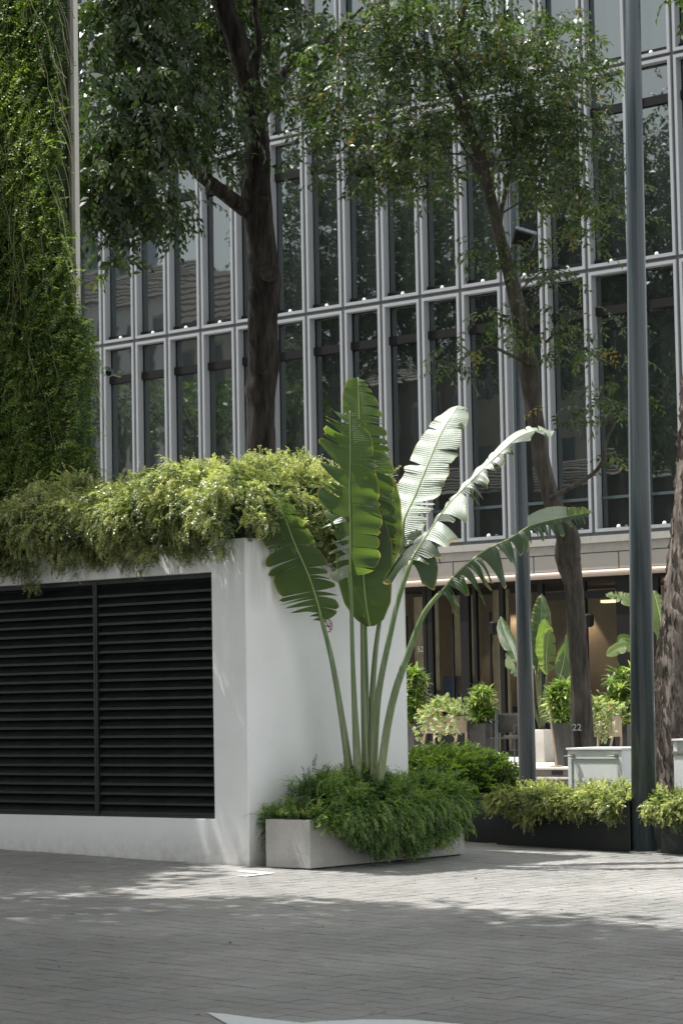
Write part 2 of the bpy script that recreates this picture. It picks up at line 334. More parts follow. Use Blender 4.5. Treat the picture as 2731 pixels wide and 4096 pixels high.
# ---- foliage by templates -------------------------------------------------
def leaf_quad(base, d, up, l, wd, fold=.25):
    d = d/np.linalg.norm(d); sdir = np.cross(d, up); sdir /= (np.linalg.norm(sdir)+1e-9); u = np.cross(sdir, d)
    m = base+d*l*.45
    return [base, m+sdir*wd/2+u*fold*wd*.5, base+d*l+u*(-.12*l), m-sdir*wd/2+u*fold*wd*.5]
def template(kind, seed, **k):
    r = np.random.default_rng(seed); V = []; Fq = []; mi = []; tint = []
    def leaf(b, d, up, l, wd, tn=0):
        n = len(V); q = leaf_quad(np.array(b, float), np.array(d, float), np.array(up, float), l, wd, k.get('fold', .3)); V.extend(q)
        Fq.append((n, n+1, n+2, n+3)); mi.append(0); tint.extend([tn+r.normal(0, .10)]*4)
    Ln = k['L']; n = k['n']; a0 = k.get('a0', .6)+r.normal(0, .12); a1 = k.get('a1', -1.2)+r.normal(0, .15)
    P = [np.zeros(3)]; A = []; yw = r.normal(0, .25)
    for i in range(n):
        f = i/(n-1); a = a0+(a1-a0)*f**.8; A.append(a)
        P.append(P[-1]+np.array([math.cos(a)*math.cos(yw*f), math.cos(a)*math.sin(yw*f), math.sin(a)])*Ln/n)
    stemr = k.get('sr', .0014)
    if stemr:
        step = max(1, n//k.get('seg', 5))
        idx = list(range(0, n, step))+[n]
        for ai in range(len(idx)-1):
            p, q = P[idx[ai]], P[idx[ai+1]]; c = len(V); s1 = np.array([0, stemr, 0]); s2 = np.array([-stemr*.7, -stemr*.7, 0])
            V.extend([p+s1, p+s2, p+np.array([stemr, 0, 0]), q+s1, q+s2, q+np.array([stemr, 0, 0])]); tint.extend([.5]*6)
            for x, y in ((0, 1), (1, 2), (2, 0)): Fq.append((c+x, c+y, c+3+y, c+3+x)); mi.append(1)
    for i in range(1, n+1):
        p = P[i]; t = P[i]-P[i-1]; t /= np.linalg.norm(t); f = i/n
        s = np.cross(t, [0, 0, 1.0]); ns = np.linalg.norm(s); s = s/ns if ns > .05 else np.array([0, 1.0, 0]); u = np.cross(s, t)
        sz = k['l']*(1-.35*f if k.get('taper', True) else 1)*r.uniform(.75, 1.2)
        for sg in ((1, -1) if kind != 'alt' else ((1,) if i % 2 else (-1,))):
            ang = k.get('ang', 1.0)+r.normal(0, .18)
            d = t*math.cos(ang)+s*sg*math.sin(ang)+u*r.normal(k.get('lift', .15), .25)+np.array([0, 0, -k.get('hang', 0)])
            leaf(p, d, u+r.normal(0, k.get('rnd', .25), 3), sz, sz*k.get('wr', .42), k.get('tip', .25)*(f-.4))
    if kind == 'rosette': pass
    return np.array(V), np.array(Fq), np.array(mi), np.array(tint)
def rosette(seed, n=14, l=.16, wr=.16, droop=.8):
    r = np.random.default_rng(seed); V = []; Fq = []; tn = []
    for i in range(n):
        az = i*2.4+r.normal(0, .2); el = 1.25-1.3*(i/n)+r.normal(0, .1); ll = l*r.uniform(.75, 1.1); t = r.normal(0, .12)
        h = np.array([math.cos(az), math.sin(az), 0]); s = np.array([-math.sin(az), math.cos(az), 0]); p = np.zeros(3); c = len(V); e = el
        for j in range(5):
            wd = wr*ll*[.45, 1, 1, .7, .06][j]/1.0; V.extend([p+s*wd/2, p-s*wd/2]); tn.extend([.5+t]*2)
            p = p+(h*math.cos(e)+np.array([0, 0, math.sin(e)]))*ll/4; e -= droop/4*1.4
        for j in range(4): Fq.append((c+2*j, c+2*j+1, c+2*j+3, c+2*j+2))
    return np.array(V), np.array(Fq), np.zeros(len(Fq), int), np.array(tn)-.5
def scatter(name, temps, P, D, scale, mats, tint=.45, tsd=.16, roll=.5, parent=None, tints=None):
    P = np.asarray(P, float); D = np.asarray(D, float); m = len(P)
    D = D/np.linalg.norm(D, axis=1)[:, None]
    up = np.tile([0, 0, 1.0], (m, 1))+rng.normal(0, roll, (m, 3))
    Zv = up-D*(up*D).sum(1)[:, None]; Zv /= np.linalg.norm(Zv, axis=1)[:, None]; Yv = np.cross(Zv, D)
    sc = np.asarray(scale)*np.ones(m)
    ti = (np.ones(m)*tint if tints is None else np.asarray(tints))+rng.normal(0, tsd, m)
    pick = rng.integers(0, len(temps), m); Vs = []; Fs = []; Ms = []; Ts = []; off = 0
    for k, (v, f, mi, tn) in enumerate(temps):
        I = np.where(pick == k)[0]
        if not len(I): continue
        R = np.stack([D[I], Yv[I], Zv[I]], 2)
        X = np.einsum('mij,nj->mni', R, v)*sc[I][:, None, None]+P[I][:, None, :]
        nv = len(v); Vs.append(X.reshape(-1, 3))
        Fs.append((f[None]+(np.arange(len(I))*nv)[:, None, None]).reshape(-1, 4)+off); Ms.append(np.tile(mi, len(I)))
        Ts.append((ti[I][:, None]+tn[None]).ravel()); off += len(I)*nv
    V = np.vstack(Vs); Fa = np.vstack(Fs); Mi = np.concatenate(Ms); T = np.clip(np.concatenate(Ts), 0, 1)
    me = bpy.data.meshes.new(name); me.vertices.add(len(V)); me.vertices.foreach_set('co', V.astype(np.float32).ravel())
    me.loops.add(len(Fa)*4); me.loops.foreach_set('vertex_index', Fa.astype(np.int32).ravel())
    me.polygons.add(len(Fa)); me.polygons.foreach_set('loop_start', np.arange(0, len(Fa)*4, 4, dtype=np.int32)); me.polygons.foreach_set('loop_total', np.full(len(Fa), 4, np.int32))
    me.polygons.foreach_set('material_index', Mi.astype(np.int32))
    at = me.attributes.new('tint', 'FLOAT', 'POINT'); at.data.foreach_set('value', T.astype(np.float32)); me.update(calc_edges=True)
    me.validate()
    return link(name, me, mats, parent)
def tuft(P, D, Tn, m=10, r_=.035, ds=.38, dt=.05, tv=.20):
    """each seed becomes a tuft of sprigs that share a direction, so gaps open between tufts"""
    P = np.asarray(P, float); D = np.asarray(D, float); D = D/np.linalg.norm(D, axis=1)[:, None]; n = len(P); Tn = np.asarray(Tn, float)+rng.normal(0, tv, n)
    f = rng.random((n, m)); P2 = P[:, None]+rng.normal(0, r_, (n, m, 3))+D[:, None]*(f[..., None]*.07-.03); D2 = D[:, None]+rng.normal(0, ds, (n, m, 3)); T2 = Tn[:, None]+rng.normal(0, dt, (n, m))+.22*(f-.6)
    return P2.reshape(-1, 3), D2.reshape(-1, 3), T2.ravel()
def pfix(o, root): o.parent = root; o.matrix_parent_inverse = Matrix.Translation(-Vector(root.location)); return o

# ================================================================== GROUND
gb = Bm()
xs = [-260, -45, -24, -4, 20, 200]; ys = [-200, 5, 24, 120, 600]
for i in range(len(xs)-1):
    for j in range(len(ys)-1):
        gb.quad((xs[i], ys[j], gz(xs[i])-.03), (xs[i+1], ys[j], gz(xs[i+1])-.03), (xs[i+1], ys[j+1], gz(xs[i+1])-.03), (xs[i], ys[j+1], gz(xs[i])-.03))
ground = link('ground', gb.mesh('ground'), M['ground']); ground['kind'] = 'structure'
jb = Bm(); jb.quad((-24, 5, gz(-24)-.0135), (-4, 5, gz(-4)-.0135), (-4, 23, gz(-4)-.0135), (-24, 23, gz(-24)-.0135))
plaza = link('paved_plaza', jb.mesh('paved_plaza'), M['joint']); plaza['kind'] = 'structure'
A = .167; tiles = []
for i in range(0, 125):
    for j in range(0, 110):
        x = -24+A*(i+.5); y = 5+A*(j+.5)
        if x > -4: continue
        px, py, d = proj((x, y, gz(x)))
        if d > 3 and -150 < px < 2881 and 3300 < py < 4260 and not (x < -15.21+.05 and y > 16.54-.05 and y < 18.9): tiles.append((d, x, y, px, py))
tiles.sort()
variants = []
for v in range(5):
    hx = A/2-.0052-rng.random()*.0015; b = Bm(); b.box(-hx, hx, -hx, hx, -.03, 0); b.v = [(p[0]+rng.normal(0, .0006), p[1]+rng.normal(0, .0006), p[2]+(rng.normal(0, .0007) if p[2] > -.01 else 0)) for p in b.v]
    me = b.mesh('paver', bevel=.0022); me.materials.append(M['pav1']); variants.append(me)
infr = [t for t in tiles if 0 <= t[3] <= 2731 and t[4] <= 4096][:300]; near = set((t[1], t[2]) for t in infr)
for d, x, y, *_ in infr:
    o = bpy.data.objects.new('paver', random.choice(variants)); C.objects.link(o); o.parent = plaza
    o.location = (x, y, gz(x)+rng.normal(0, .0010)); o.rotation_euler = (rng.normal(0, .004), math.atan(GS)+rng.normal(0, .004), rng.normal(0, .004))
vs = []; fs = []
for d, x, y, *_ in tiles:
    if (x, y) in near: continue
    n = len(vs); h = A/2-.0056-rng.random()*.0015; dz = rng.normal(0, .0010); ax, ay = rng.normal(0, .004, 2)
    e = .0022
    for hh, zz in ((h, -.03), (h, -e), (h-e, 0)):
        for sx, sy in ((-1, -1), (1, -1), (1, 1), (-1, 1)): vs.append((x+sx*hh, y+sy*hh, gz(x+sx*hh)+zz+dz+ax*sy*h+ay*sx*h))
    fs += [(n+8, n+9, n+10, n+11)]
    for a in (0, 4):
        for q in range(4): fs.append((n+a+q, n+a+(q+1) % 4, n+a+4+(q+1) % 4, n+a+4+q))
me = bpy.data.meshes.new('paver_field'); me.from_pydata(vs, [], fs); o = link('paver_field', me, M['pav2'], plaza); o['kind'] = 'stuff'

# painted marks
def gsheet(pts, dz=.0045):
    b = Bm(); b.add([(p[0], p[1], gz(p[0])+dz) for p in pts], [tuple(range(len(pts)))]); return b
def outline(px): return [hG(*p) for p in px]
a = gsheet(outline([(945, 3484), (1010, 3483), (1100, 3493), (1060, 3498)])); b2 = outline([(948, 3505), (1060, 3490), (1100, 3493), (1010, 3507)])
a = Bm(); 
q = outline([(941, 3486), (975, 3482), (1102, 3493), (1050, 3497)]); a.add([(p[0], p[1], gz(p[0])+.0045) for p in q], [(0, 1, 2, 3)])
q = outline([(945, 3505), (1040, 3497), (1052, 3496), (1100, 3494), (985, 3508)]); a.add([(p[0], p[1], gz(p[0])+.0048) for p in q], [(0, 4, 3, 2, 1)])
tag(link('painted_arrow', a.mesh('painted_arrow'), M['paint']), 'small white painted arrowhead on the paving in front of the concrete planter', 'road marking')
q = outline([(826, 4052), (905, 4059), (1030, 4076), (1215, 4094), (1280, 4088), (1450, 4081), (1640, 4082), (1850, 4100), (1900, 4180), (1300, 4230), (1000, 4150)])
a = Bm(); a.add([(p[0], p[1], gz(p[0])+.0045) for p in q], [tuple(range(len(q)-1, -1, -1))])
tag(link('painted_arrow', a.mesh('painted_arrow'), M['paint']), 'large white painted ground marking cut off at the bottom edge of the photo', 'road marking')

# ================================================================== VENT BUILDING (white box with louvres)
BX, BY, BT = -15.21, 16.54, 3.01          # corner x, front y, wall top
vb = empty('vent_building', (BX, BY, 0), 'low white rendered plant room with dark green louvred opening and leafy roof', 'building')
b = Bm(); xl, yb, rz0, rz1, rx0, rx1, dp = -25.0, 18.86, .434, 2.714, -22.2, -15.638, .075
O_ = [(xl, -.1), (BX, -.1), (BX, BT), (xl, BT)]; I_ = [(rx0, rz0), (rx1, rz0), (rx1, rz1), (rx0, rz1)]
for k in range(4):
    k2 = (k+1) % 4
    b.quad((O_[k][0], BY, O_[k][1]), (O_[k2][0], BY, O_[k2][1]), (I_[k2][0], BY, I_[k2][1]), (I_[k][0], BY, I_[k][1]))
    b.quad((I_[k][0], BY, I_[k][1]), (I_[k2][0], BY, I_[k2][1]), (I_[k2][0], BY+dp+.2, I_[k2][1]), (I_[k][0], BY+dp+.2, I_[k][1]))
b.quad((BX, BY, -.1), (BX, yb, -.1), (BX, yb, BT), (BX, BY, BT)); b.quad((xl, BY, BT), (BX, BY, BT), (BX, yb, BT), (xl, yb, BT))
b.quad((xl, yb, -.1), (BX, yb, -.1), (BX, yb, BT), (xl, yb, BT)); b.quad((xl, BY, -.1), (xl, yb, -.1), (xl, yb, BT), (xl, BY, BT))
me = b.mesh('wall_shell')
bm = bmesh.new(); bm.from_mesh(me); bmesh.ops.remove_doubles(bm, verts=bm.verts, dist=.0005)
ed = [e for e in bm.edges if len(e.link_faces) == 2 and abs(e.calc_face_angle(0)) > .6]
bmesh.ops.bevel(bm, geom=ed, offset=.008, segments=3, affect='EDGES', profile=.5); bm.to_mesh(me); bm.free(); me.polygons.foreach_set('use_smooth', [False]*len(me.polygons))
pfix(link('wall_shell', me, M['plaster']), vb)
b = Bm(); b.box(rx0, rx1, BY+.30, BY+.32, rz0, rz1); pfix(link('plenum_back', b.mesh('plenum_back'), M['gap']), vb)
# louvre bank: frame bars + single slats
b = Bm(); yl = BY+dp
for x0, x1 in ((-17.283, -17.228), (-18.925, -18.87), (-20.57, -20.515), (rx0, rx0+.03), (rx1-.012, rx1)): b.box(x0, x1, yl-.012, yl+.05, rz0+.012, rz1-.02)
b.box(rx0, rx1, yl-.006, yl+.09, rz0, rz0+.022); b.box(rx0, rx1, yl-.004, yl+.09, rz1-.045, rz1)
for x0 in (-17.2555, -18.8975): b.box(x0-.003, x0+.003, yl-.016, yl-.012, rz0+.03, rz1-.05)
lv = link('louvre_frame', b.mesh('louvre_frame', bevel=.0015), M['louvre']); pfix(lv, vb)
def slat(w_):
    b = Bm(); b.cur = 0; h = w_/2
    pr = [(0, 0), (0, .024), (.012, .029), (.092, .098), (.096, .093), (.014, .021), (.004, .0)]   # (y depth, z)
    n = len(pr); b.add([(-h, y, z) for y, z in pr]+[(h, y, z) for y, z in pr], [tuple(range(n-1, -1, -1)), tuple(range(n, 2*n))]+[(i, (i+1) % n, (i+1) % n+n, i+n) for i in range(n)])
    me = b.mesh('slat'); me.materials.append(M['louvre']); return me
pitch = (rz1-rz0-.06)/24.5
for x0, x1 in ((-17.228, rx1-.012), (-18.87, -17.283), (-20.515, -18.925)):
    me = slat(x1-x0)
    for k in range(24):
        o = bpy.data.objects.new('slat', me); C.objects.link(o); o.location = ((x0+x1)/2, yl+.002, rz0+.025+k*pitch+rng.normal(0, .0008)); pfix(o, vb)
        o.rotation_euler = (0, rng.normal(0, .0004), 0)
# roof trough
b = Bm(); b.box(xl, BX-.03, BY+.03, yb-.03, BT, BT+.16); b.box(xl, BX-.005, BY+.008, yb-.005, BT+.002, BT+.02)
pfix(link('roof_trough', b.mesh('roof_trough'), M['tray']), vb)
# no smoking sign painted on side wall
sg = empty('no_smoking_sign', (BX, 17.687, 2.215), 'small round red no smoking sign on the white side wall beside the leftmost stalk', 'sign')
def ringmesh(r0, r1, x, yc, zc, n=48, ragged=0):
    b = Bm(); vs = []
    for k in range(n):
        a = 2*PI*k/n; q = 1+rng.normal(0, ragged)
        vs += [(x, yc+r0*math.cos(a), zc+r0*math.sin(a)), (x, yc+r1*q*math.cos(a), zc+r1*q*math.sin(a))]
    b.add(vs, [(2*k, 2*k+1, (2*k+3) % (2*n), (2*k+2) % (2*n)) for k in range(n)]); return b
yc, zc, xx = 17.690, 2.217, BX+.0015
pfix(link('ring', ringmesh(.056, .066, xx, yc, zc, 60, .018).mesh('ring'), M['red']), sg)
b = Bm(); c_, s_ = math.cos(-.80), math.sin(-.80)
for t0, t1 in ((-.057, .057),): b.quad(*[(xx+.0025, yc+t*c_-u*s_, zc+t*s_+u*c_) for t, u in ((t0, -.0055), (t1, -.0055), (t1, .0055), (t0, .0055))])
pfix(link('slash', b.mesh('slash'), M['red']), sg)
b = Bm(); b.quad((xx+.0012, yc-.042, zc-.011), (xx+.0012, yc+.034, zc-.011), (xx+.0012, yc+.034, zc), (xx+.0012, yc-.042, zc)); pfix(link('cigarette', b.mesh('cigarette'), M['ink']), sg)
b = Bm(); b.quad((xx+.0012, yc+.036, zc-.011), (xx+.0012, yc+.046, zc-.011), (xx+.0012, yc+.046, zc), (xx+.0012, yc+.036, zc)); pfix(link('cigarette_tip', b.mesh('cigarette_tip'), M['tip']), sg)
def ribbon(pts, w_, x):
    b = Bm(); P = smooth_path(pts, 5); vs = []
    for i, p in enumerate(P):
        t = P[min(i+1, len(P)-1)]-P[max(i-1, 0)]; t /= np.linalg.norm(t); vs += [(x, p[0]-t[1]*w_, p[1]+t[0]*w_), (x, p[0]+t[1]*w_, p[1]-t[0]*w_)]
    b.add(vs, [(2*i, 2*i+1, 2*i+3, 2*i+2) for i in range(len(P)-1)]); return b
for pts in ([(.040, .006), (.034, .016), (.020, .016), (.014, .024), (.009, .032), (.010, .042), (.014, .046)], [(.046, .006), (.042, .020), (.026, .022), (.027, .032), (.024, .040), (.019, .044)]):
    pfix(link('smoke_line', ribbon([(yc+p, zc+q) for p, q in pts], .0019, xx+.0012).mesh('smoke_line'), M['ink']), sg)
# security camera peeking from vines
p = hY(435, 1492, 17.9)
cc = empty('security_camera', p, 'grey bullet security camera poking out of the vines at left', 'camera')
b = Bm(); d_ = np.array([.62, -.70, -.12]); d_ /= np.linalg.norm(d_)
b.tube([p-d_*.22, p-d_*.02, p+d_*.0], [.036, .036, .034], 14); pfix(link('camera_body', b.mesh('camera_body', smooth=False), M['pole']), cc)
b = Bm(); b.tube([p+d_*.001, p+d_*.006], [.030, .030], 14); pfix(link('lens', b.mesh('lens'), M['black']), cc)
b = Bm(); b.tube([p-d_*.24+np.array([0, 0, .035]), p+d_*.05+np.array([0, 0, .044])], [.041, .043], 14, squash=.5); pfix(link('sun_hood', b.mesh('sun_hood'), M['pole']), cc)
b = Bm(); b.tube([p-d_*.15, p-d_*.2+np.array([-.1, .25, 0])], .014, 8); pfix(link('bracket', b.mesh('bracket'), M['pole']), cc)

# ================================================================== VINE-COVERED COLUMN
vc = empty('vine_column', (-19.2, 18.1, BT), 'beige column with pale edge trim rising behind the vines at left', 'column')
b = Bm(); b.box(-23, -18.99, 18.02, 18.08, BT, 11.5); pfix(link('column_face', b.mesh('column_face'), M['beige']), vc)
b = Bm(); b.box(-18.99, -18.93, 17.99, 18.055, BT, 11.5); pfix(link('edge_trim', b.mesh('edge_trim', bevel=.004), M['strip']), vc)
T_v = [template('pair', s, L=.40, n=13, a0=.1, a1=-.15, rnd=.4, l=.043, wr=.52, ang=1.0, sr=0, lift=.2, tip=.3, hang=.1) for s in range(6)]
T_v2 = [template('pair', s+20, L=.22, n=8, a0=.7, a1=-.5, rnd=.4, l=.044, seg=2, wr=.52, ang=1.0, sr=.0014, lift=.2, tip=.5) for s in range(5)]
P = []; D = []; Tn = []
def vine_edge(z):   # right edge of the mass as px-> x at y 17.9, narrow high up, bulging below z~6
    return -18.97+.50*max(0, min(1, (6.55-z)/1.3))*(1 if z > 3.6 else 1)+.05*math.sin(z*5.1)+.03*math.sin(z*13)
n = 0
while len(P) < 7000:
    z = BT+rng.random()*8.2; xe = vine_edge(z); x = xe-abs(rng.random()*2.3)**1.0
    if x < -21: continue
    bul = max(0, min(1, (6.4-z)/2.2)); y = 17.93-.10*rng.random()-.10*math.sin(x*4.3+z*1.9)**2-.22*bul*rng.random()
    if rng.random() < .12 and z > 7: continue
    P.append((x, y, z)); D.append((rng.normal(0, .25), -.35+rng.normal(0, .25), -.9)); Tn.append(.40+.16*math.sin(z*1.7+x*2.2)+.12*math.sin(x*9))
P2 = []; D2 = []
while len(P2) < 5200:
    z = BT+rng.random()*8.2; xe = vine_edge(z)+.03; x = xe-rng.random()*2.2
    bul = max(0, min(1, (6.4-z)/2.2)); y = 17.90-.05*rng.random()-.12*math.sin(x*4.3+z*1.9)**2-.26*bul*rng.random()
    P2.append((x, y, z)); D2.append((rng.normal(.1, .6), -.8, rng.normal(-.1, .5)))
vp = empty('hanging_vine', (-19.9, 17.8, BT), 'dense curtain of small leaved green vine hanging down the column at left', 'vine')
pfix(scatter('vine_leaves', T_v, P, D, rng.uniform(.7, 1.25, len(P)), [F['vine'], M['stemg']], tints=Tn, tsd=.12, roll=.8), vp)
pfix(scatter('vine_shoots', T_v2, P2, D2, rng.uniform(.6, 1.2, len(P2)), [F['vine'], M['stemg']], tint=.62, tsd=.15, roll=.5), vp)
b = Bm()
for k in range(130):   # pale hanging stems
    z0 = 4+rng.random()*7; x0 = vine_edge(z0)-.02-rng.random()*2.0; y0 = 17.66-.1*rng.random(); pts = [(x0, y0, z0)]
    dx = rng.normal(0, .06)
    for j in range(7): pts.append((pts[-1][0]+dx+rng.normal(0, .03), y0+rng.normal(0, .015)-.015*j*(z0 < 6), pts[-1][2]-.14-.05*rng.random()))
    if pts[-1][2] > BT: b.tube(smooth_path(pts, 2), .0028, 3, cap=False)
for k in range(26):    # loose runners crossing the trim
    z0 = 4.6+rng.random()*5.5; x0 = vine_edge(z0)-.05; pts = [(x0, 17.75, z0)]; s = rng.choice([-1, 1])
    for j in range(5): pts.append((pts[-1][0]+.05+rng.random()*.05, 17.72-.02*j, pts[-1][2]-.06*j+.02*s))
    b.tube(smooth_path(pts, 2), .0026, 3, cap=False); q = np.array(smooth_path(pts, 3)); P2 = q[2:]
pfix(link('pale_stems', b.mesh('pale_stems'), M['stemp']), vp)
RP = []; RD = []
for k in range(60):
    z0 = 3.6+rng.random()*6.2; x0 = vine_edge(z0)-.02; RP.append((x0, 17.72, z0)); RD.append((.75+.3*rng.random(), -.25, -.5+rng.normal(0, .5)))
pfix(scatter('loose_runners', T_v, RP, RD, rng.uniform(.6, .95, 60), [F['vine'], M['stemp']], tint=.6, tsd=.1, roll=.5), vp)
b = Bm(); b.box(-23, -19.06, 17.86, 18.02, BT, 11.5); b.box(-23, -18.72, 17.80, 17.98, BT, 5.6); pfix(link('shaded_tangle', b.mesh('shaded_tangle'), F['core']), vp)  # dark slabs stand in for the shade behind the vine leaves

# ================================================================== ROOF HEDGE
T_h = [template('pair', s+40, L=.135, n=11, a0=.75, a1=-.6, l=.024, wr=.6, ang=1.05, sr=0, rnd=.6, lift=.25, tip=.5, fold=.3) for s in range(7)]
T_hh = [template('pair', s+60, L=.16, n=13, a0=.7, a1=-1.2, l=.024, wr=.6, ang=1.1, sr=0, rnd=.6, lift=.1, tip=.35) for s in range(6)]
T_up = [template('pair', s+80, L=.26, n=14, a0=1.35, a1=.9, l=.026, wr=.5, ang=.7, sr=.0012, lift=.2, tip=.7) for s in range(4)]
def htop(x, y):   # height of hedge surface
    u = (x+22)/6.8
    h = .57+.10*math.sin(x*3.1+.6)+.07*math.sin(x*7.3+y*3)+.05*math.sin(x*13.1+2)
    if x < -17.4: h -= .18*min(1, (-17.4-x)/1.0)
    return BT+h
hd = empty('roof_hedge', (-18, 17.2, BT+.1), 'sunlit yellow green small leaved hedge spilling over the top of the white wall', 'hedge')
P = []; D = []; Tn = []
for k in range(1050):
    x = -20.2+rng.random()*5.2; y = 16.45+2.3*rng.random()**1.25
    ex = (x-(BX-.15))/.34; ey = (16.98-y)/.55; dd = max(0, ex)**2+max(0, ey)**2
    z = BT+.10+(htop(x, y)-BT-.10)*math.sqrt(max(0, 1-min(1, dd)))+rng.normal(0, .035)
    if y > 17.75 and x < -18.95: continue
    nrm = np.array([max(0, ex)*1.3+rng.normal(0, .5), -max(0, ey)*1.3-.25+rng.normal(0, .5), .9])
    P.append((x, y, z)); D.append(nrm); Tn.append(.62+.10*math.sin(x*2.7+1)+.15*rng.normal())
P, D, Tn = tuft(P, D, Tn)
pfix(scatter('hedge_crown', T_h, P, D, rng.uniform(.7, 1.25, len(P)), [F['hedge'], M['twig']], tints=Tn, tsd=.10), hd)
P = []; D = []; Tn = []
for k in range(950):   # face that hangs over the front
    x = -20.2+rng.random()*5.1; f = rng.random(); low = .02+.13*math.sin(x*2.3+.4)+.09*math.sin(x*6.1)+(.18 if -18.2 < x < -16.5 else 0)
    zt = htop(x, 16.5)-.05; z = zt-(zt-(BT-low*1.0))*f*rng.uniform(.75, 1.0)
    y = 16.42-.40*math.sin(PI*min(1, f*.95))**.8*(.75+.25*math.sin(x*5+1))+rng.normal(0, .05)
    P.append((x, y, z)); D.append((rng.normal(.05, .8), -.85+rng.normal(0, .5), .25-.8*f+rng.normal(0, .35))); Tn.append(.58-.22*f+.17*rng.normal())
for k in range(190):   # the +x end over the side wall
    y = 16.5+2.35*rng.random(); f = rng.random(); z = BT+.42-f*(.42+.12*math.sin(y*4))
    x = BX+.06+.10*math.sin(PI*f)+rng.normal(0, .04)
    P.append((x, y, z)); D.append((.6+rng.normal(0, .25), rng.normal(0, .5), -.35-.6*f)); Tn.append(.50-.2*f+.1*rng.normal())
P, D, Tn = tuft(P, D, Tn)
pfix(scatter('hedge_face', T_hh, P, D, rng.uniform(.65, 1.15, len(P)), [F['hedge'], M['twig']], tints=Tn, tsd=.10, roll=.35), hd)
P = []; D = []
for x, ln, w_ in ((-17.95, .62, .13), (-18.05, .5, .06), (-16.45, .42, .05), (-17.3, .36, .05), (-17.55, .30, .12), (-17.0, .24, .2), (-16.62, .34, .08), (-16.25, .16, .12), (-15.85, .26, .07), (-15.62, .22, .07), (-18.4, .18, .1), (-15.4, .20, .06), (-18.25, .10, .2), (-16.9, .12, .3), (-15.9, .1, .25)):
    for k in range(int(46*w_/.1)): P.append((x+rng.normal(0, w_*.5), 16.43+rng.normal(0, .03), BT-.02-ln*rng.random()*.55)); D.append((rng.normal(-.1, .35), -.25+rng.normal(0, .2), -1))
for y, ln in ((17.0, .12), (17.5, .18), (18.1, .3), (18.3, .4), (18.55, .2)):
    for k in range(26): P.append((BX+.07+rng.normal(0, .03), y+rng.normal(0, .08), BT-.02-ln*rng.random()*.7)); D.append((.15, rng.normal(0, .25), -1))
pfix(scatter('hanging_tips', T_hh, P, D, rng.uniform(.5, .85, len(P)), [F['hedge'], M['twig']], tint=.42, tsd=.12, roll=.6), hd)
P = []; D = []
for k in range(420):
    x = -18.9+rng.random()*3.7; y = 16.9+rng.random()*1.6; P.append((x, y, htop(x, y)-.02)); D.append((rng.normal(0, .35), rng.normal(0, .35), 1))
for cx_ in (-18.5, -17.7, -16.0, -17.2, -16.55, -16.35, -15.75, -15.3, -18.1, -15.15):
    for k in range(12): P.append((cx_+rng.normal(0, .07), 17.5+rng.normal(0, .25), BT+.52+rng.random()*.13)); D.append((rng.normal(0, .3), rng.normal(0, .3), 1))
pfix(scatter('upright_shoots', T_up, P, D, rng.uniform(.6, 1.35, len(P)), [F['hedge'], M['twig']], tint=.72, tsd=.1), hd)
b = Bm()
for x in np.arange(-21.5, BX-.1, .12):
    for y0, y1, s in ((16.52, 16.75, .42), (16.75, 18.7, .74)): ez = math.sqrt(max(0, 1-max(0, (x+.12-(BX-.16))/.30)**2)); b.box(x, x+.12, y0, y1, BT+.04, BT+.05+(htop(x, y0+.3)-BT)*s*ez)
pfix(link('inner_twigs', b.mesh('inner_twigs'), F['core']), hd)  # dark boxes stand in for the shade inside the hedge

# ================================================================== CONCRETE PLANTER + TRAILING PLANT
PX0, PX1, PY0, PY1, PT = -15.045, -14.512, 16.58, 18.835, .442
pl = empty('concrete_planter', ((PX0+PX1)/2, (PY0+PY1)/2, gz(-14.8)), 'long speckled concrete planter beside the white wall', 'planter')
b = Bm(); zb = .012
b.add([(PX0, PY0, zb), (PX1, PY0, zb), (PX1, PY1, zb), (PX0, PY1, zb), (PX0, PY0, PT), (PX1, PY0, PT), (PX1, PY1, PT), (PX0, PY1, PT), (PX0+.05, PY0+.05, PT), (PX1-.05, PY0+.05, PT), (PX1-.05, PY1-.05, PT), (PX0+.05, PY1-.05, PT), (PX0+.05, PY0+.05, PT-.06), (PX1-.05, PY0+.05, PT-.06), (PX1-.05, PY1-.05, PT-.06), (PX0+.05, PY1-.05, PT-.06)],
      [(0, 1, 5, 4), (1, 2, 6, 5), (2, 3, 7, 6), (3, 0, 4, 7), (4, 5, 9, 8), (5, 6, 10, 9), (6, 7, 11, 10), (7, 4, 8, 11), (8, 9, 13, 12), (9, 10, 14, 13), (10, 11, 15, 14), (11, 8, 12, 15), (3, 2, 1, 0)])
pfix(link('planter_body', b.mesh('planter_body', bevel=.007), M['terr']), pl)
b = Bm(); b.box(PX0+.05, PX1-.05, PY0+.05, PY1-.05, PT-.05, PT-.02); pfix(link('soil', b.mesh('soil'), M['soil']), pl)
b = Bm(); b.box(PX0+.03, PX1-.03, PY0+.03, PY1-.03, gz(-14.5)-.01, .012); pfix(link('plinth', b.mesh('plinth'), M['gap']), pl)
tp = empty('trailing_plant', (-14.8, 17.7, PT), 'fern green trailing plant filling the concrete planter at the foot of the banana', 'plant')
T_p = [template('pair', s+100, L=.17, n=13, a0=.85, a1=-.6, l=.025, wr=.52, ang=1.0, sr=0, rnd=.5, lift=.1, tip=.45) for s in range(7)]
T_pd = [template('pair', s+120, L=.19, n=14, a0=.9, a1=-1.0, l=.026, wr=.52, ang=1.0, sr=0, rnd=.5, lift=.1, tip=.35) for s in range(6)]
P = []; D = []; Tn = []
